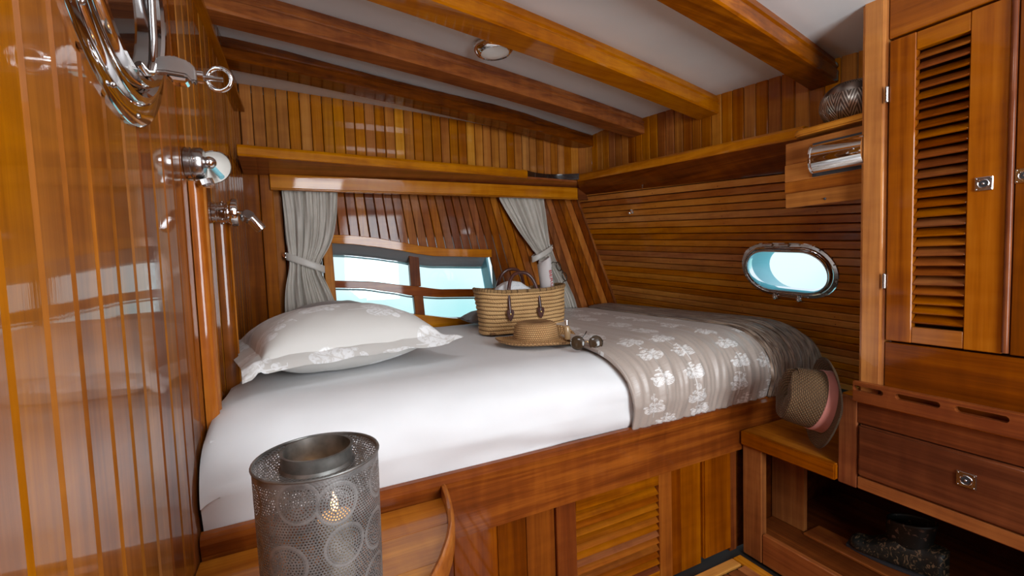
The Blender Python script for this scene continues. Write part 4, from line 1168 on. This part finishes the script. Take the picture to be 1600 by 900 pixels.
obj('end_panel', MB().box((CX+.022, .792, .44), (2.12, .843, .735)), W['teakX'], ch, .002)

# fedora ---------------------------------------------------------------------------------------------
FED = straw('fedora_straw', ((.065, .030, .009), (.135, .066, .021), (.23, .125, .048)), .0105, .0060, .7, .003, 1.0, crack=.8)
hc = Vector((1.522, .850, .712)); hx = Vector((-.74, .64, .20)).normalized()
HM = frame(hc, hx, (0, 0, 1))     # local x = up (long axis), y = across, z = crown direction
fe = thing('fedora', hc, 'brown woven fedora with pink cloth band hanging beside the bed foot', 'hat')
hh_ = .128
def crown(u, v):
    a = 2*PI*u; v2 = v
    # v 0 base -> .7 side top -> 1 centre
    if v2 < .72:
        t = v2/.72; r = 1 - .10*t - .06*t**6; h = hh_*t
    else:
        t = (v2-.72)/.28; r = .84*(1-t); h = hh_*(1 + .03*math.sin(PI*t)) 
    x = .098*r*math.cos(a); y = .080*r*math.sin(a)
    # teardrop crease and front pinch
    if v2 > .45:
        kk = min(1, (v2-.45)/.3)
        crease = .030*math.exp(-(y/.024)**2)*(1 if v2 > .72 else kk)
        h -= crease*(.6+.4*math.cos(a))*(1-.3*(abs(x)/.09)) if v2 > .6 else 0
        if x > 0: y *= 1 - .30*kk*(x/.098)**1.2
    return HM @ Vector((x, y, h + .004*mnoise.noise(Vector((a*2, v*4, 1)))*v2))
mb = MB(); mb.grid(crown, 96, 60, cu=True, uvf=lambda u, v: (u*.51, v*.22)); obj('crown', mb, FED, fe, smooth=True)
def brim(u, v):
    a = 2*PI*u; t = v
    x = (.098 + .050*t)*math.cos(a); y = (.080+.042*t)*math.sin(a)
    up = .040*max(0, math.cos(a))**1.5*t**1.3      # curled up at the back (top)
    dn = -.018*max(0, -math.cos(a))*t
    side = .012*abs(math.sin(a))**1.2*t
    return HM @ Vector((x - .012*max(0, math.cos(a))*t*t, y, .002 + up*.9 - dn*.5 + side - .006*t))
mb = MB(); mb.grid(brim, 96, 14, cu=True, uvf=lambda u, v: (u*.62, v*.045)); obj('brim', mb, FED, fe, smooth=True, mods=[('SOLIDIFY', dict(thickness=.003))])
f_ = [HM @ Vector(((.148)*math.cos(2*PI*k/80)-.012*max(0, math.cos(2*PI*k/80)), .122*math.sin(2*PI*k/80), .002 + .036*max(0, math.cos(2*PI*k/80))**1.5 + .009*max(0, -math.cos(2*PI*k/80)) + .012*abs(math.sin(2*PI*k/80))**1.2 - .006)) for k in range(80)]
obj('brim_edge', MB().tube(f_, .0028, 6, closed=True), FED, fe, smooth=True)
PINK = fabric('pink_cloth', ((.40, .13, .10), (.52, .19, .15)), .3, .7)
def band(u, v):
    a = 2*PI*u; r = 1 - .10*(v*.32) + .022 + .010*math.sin(v*PI*3+a*2)*.5; h = .004 + (.036 - .008*math.cos(a))*v
    lift = .006*math.sin(a*1.0)
    return HM @ Vector((.098*r*math.cos(a), .080*r*math.sin(a), h + lift*v))
obj('band', MB().grid(band, 80, 12, cu=True), PINK, fe, smooth=True, label='folded pink cloth band', mods=[('SOLIDIFY', dict(thickness=.002))])
pk = MB().cyl((1.60, .843, .70), (1.60, .868, .70), .008, 12); pk.ball((1.60, .870, .70), .011, 10)
tag(obj('hat_peg', pk, W['mahoX'], None), 'small wooden peg hidden behind the brown fedora', 'peg')

# dark mottled shoe in the locker -----------------------------------------------------------------------
g = G('mottled_fabric'); n = g.noise(g.vm('MULTIPLY', g.coord(), (30, 60, 40)), 1, 4, .6, 2.0); g.bsdf(g.ramp(n, ((.44, (.010, .012, .010)), (.55, (.02, .018, .012)), (.60, (.20, .13, .07)))), .5); MOT = g.m
g = G('black_speckled'); n = g.noise(g.coord(), 55, 3, .6, .5); g.bsdf(g.ramp(n, ((.60, (.006, .008, .007)), (.68, (.16, .10, .07)))), .5); SPK = g.m
shc = Vector((1.80, .925, .110))
so = thing('ankle_boot', shc, 'dark mottled low boot with tan pattern lying in the open locker', 'shoe')
sd = Vector((.20, -1, 0)).normalized(); sq = Vector((sd.y*-1, sd.x, 0))
def shoe(u, v):
    a = 2*PI*u; L = v*.27; w_ = .036 + .016*math.sin(min(1, v*1.25)*PI*.9) ; 
    if v < .12: w_ *= math.sqrt(max(.0, 1-((.12-v)/.12)**2))
    if v > .93: w_ *= math.sqrt(max(.0, 1-((v-.93)/.07)**2))
    top = .050 + .060*max(0, min(1, (v-.18)/.35))**1.2
    if v < .12: top *= .35+.65*math.sqrt(max(0, 1-((.12-v)/.12)**2))
    c, s_ = math.cos(a), math.sin(a); z = (top/2)*(1+math.copysign(abs(s_)**.8, s_))
    return shc + sd*L + sq*(w_*math.copysign(abs(c)**.8, c)) + Vector((0, 0, z))
obj('upper', MB().grid(shoe, 40, 34, cu=True), MOT, so, smooth=True)
def shaft(u, v):
    a = 2*PI*u; r = .048 + .006*v
    return shc + sd*(.165 + r*1.25*math.cos(a) + .01*v) + sq*(r*.9*math.sin(a)) + Vector((0, 0, .085 + .085*v + .012*math.cos(a)*v))
obj('shaft', MB().grid(shaft, 36, 10, cu=True), SPK, so, smooth=True, label='black speckled shaft', mods=[('SOLIDIFY', dict(thickness=.004))])
obj('sole', MB().prism([shc + sd*(-.004+.278*k/10) + sq*(.046*math.sin(PI*min(.98, max(.03, k/10)))**.35) for k in range(11)] + [shc + sd*(-.004+.278*k/10) - sq*(.046*math.sin(PI*min(.98, max(.03, k/10)))**.35) for k in range(10, -1, -1)], (0, 0, .010)), BLK, so)

# shelf board with chrome horn ----------------------------------------------------------------------------
bd = thing('mounting_board', (1.6, .9, 1.35), 'striped teak backboard carrying the chrome fitting, beside the wardrobe post', 'board')
P = [(.775, 1.350), (1.030, 1.350), (1.040, 1.358), (1.042, 1.37), (1.046, 1.555), (1.040, 1.568), (1.028, 1.574), (.775, 1.574)]
zs = (1.350, 1.400, 1.440, 1.500, 1.574)
STR = [W['honeyY'], W['teakY'], W['honeyY'], W['honeyY']]
for i, (za, zb) in enumerate(zip(zs, zs[1:])):
    yl = 1.042
    obj('board_strip', MB().box((1.600, .775, za), (1.618, yl-(.0 if 0 < i < 3 else .003), zb-.0003)), wood('beech_%d' % i, 'Y', HONEY if i != 1 else TEAK, .45, .25, .3), bd, .002)
obj('screw', MB().ball((1.599, .905, 1.366), .004, 8), BLK, bd)
ss = thing('corner_bracket_shelf', (1.68, .9, 1.59), 'small rounded teak shelf carrying the embossed silver bowl', 'shelf')
obj('shelf_board', MB().prism([(1.590, .775, 1.588), (1.590, .985, 1.588), (1.597, 1.005, 1.588), (1.615, 1.015, 1.588), (1.795, 1.01, 1.588), (1.815, .775, 1.588)], (0, 0, .022)), W['honeyY'], ss, .005, seg=2)
hn = thing('chrome_fitting', (1.59, .86, 1.45), 'polished chrome box lamp with curved front on the striped board', 'lamp')
pts = []
for k in range(11):
    a = -PI/2 + PI*k/10; pts.append((1.600 - .046*max(0, math.cos(a))**.6, .93, 1.498 + .047*math.sin(a)))
mb = MB().prism(pts, (0, -.15, 0)); obj('cover', mb, simple('mirror_chrome', (.9, .9, .9), .03, Metallic=1.0), hn, smooth=True)
obj('end_cap', MB().prism([(p[0]*1.0-.002, .934, 1.498+(p[2]-1.498)*1.05) for p in pts], (0, -.006, 0)), CHROME, hn)
obj('base_plate', MB().box((1.594, .772, 1.443), (1.5995, .943, 1.553)), BLK, hn)
obj('knob', MB().ball((1.577, .938, 1.487), .010, 10), CHROME, hn)
obj('screw', MB().ball((1.556, .800, 1.500), .0035, 8), STEEL, hn)

# silver bowl
g = G('embossed_silver'); uv = g.coord('UV'); x, y, _ = g.sep(uv)
tri = ((x*14.0).fract()-.5).abs(); chev = ((y*9.0 + tri*3.2)*1.6).fract(); hgt = (chev-.5).abs().step(.12, .34)
bd_ = ((y-.50).abs()).lt(.045); hgt = hgt*(bd_.inv()) + bd_*((x*70.0).sin()*.3+.5)
g.bsdf(g.ramp(hgt, ((.2, (.20, .165, .14)), (.8, (.62, .57, .52)))), .32, g.bump(hgt, .8, .003), Metallic=.9); SILV = g.m
BC = Vector((1.733, .890, 1.611)); prf = []
for k in range(25):
    a = -PI/2*.78 + (PI/2*.78+PI/2*.62)*k/24; prf.append((.099*math.cos(a)**.9, .072 + .076*math.sin(a)))
prf = [(.0005, prf[0][1])] + prf + [(.055, prf[-1][1]-.001), (.052, .09)]
mb = MB(); M0 = frame(BC, (0, 0, 1)); mb.lathe(prf, BC, (0, 0, 1), 64)
for i, (u, v) in list(mb.uv.items()): mb.uv[i] = (u, v/.36)
tag(obj('silver_bowl', mb, SILV, None, smooth=True), 'rounded silver bowl embossed with herringbone lines, half hidden by the wardrobe post', 'bowl')

# ceiling light --------------------------------------------------------------------------------------------
lc = Vector((.755, 1.63, 0)); lc.z = ceil_z(lc.x, lc.y)
cl_ = thing('ceiling_light', lc, 'round chrome-rimmed ceiling light between the second and third beams', 'ceiling light')
nd = Vector((.07, -.02, -1)).normalized()
obj('rim', MB().lathe([(.078, 0), (.080, .006), (.078, .014), (.070, .026), (.060, .032), (.054, .030), (.052, .024)], lc, nd, 48), CHROME, cl_, smooth=True)
g = G('frosted_lamp_glass'); g.bsdf((.62, .62, .60), .25, None, Emission_Color=(1, .95, .88, 1), Emission_Strength=.10, Coat_Weight=1.0)
obj('glass', MB().lathe([(.056, .026), (.045, .034), (.025, .040), (.0005, .042)], lc, nd, 36), g.m, cl_, smooth=True)
obj('plate', MB().lathe([(.079, .001), (.0005, .001)], lc, nd, 32), CHROME, cl_)
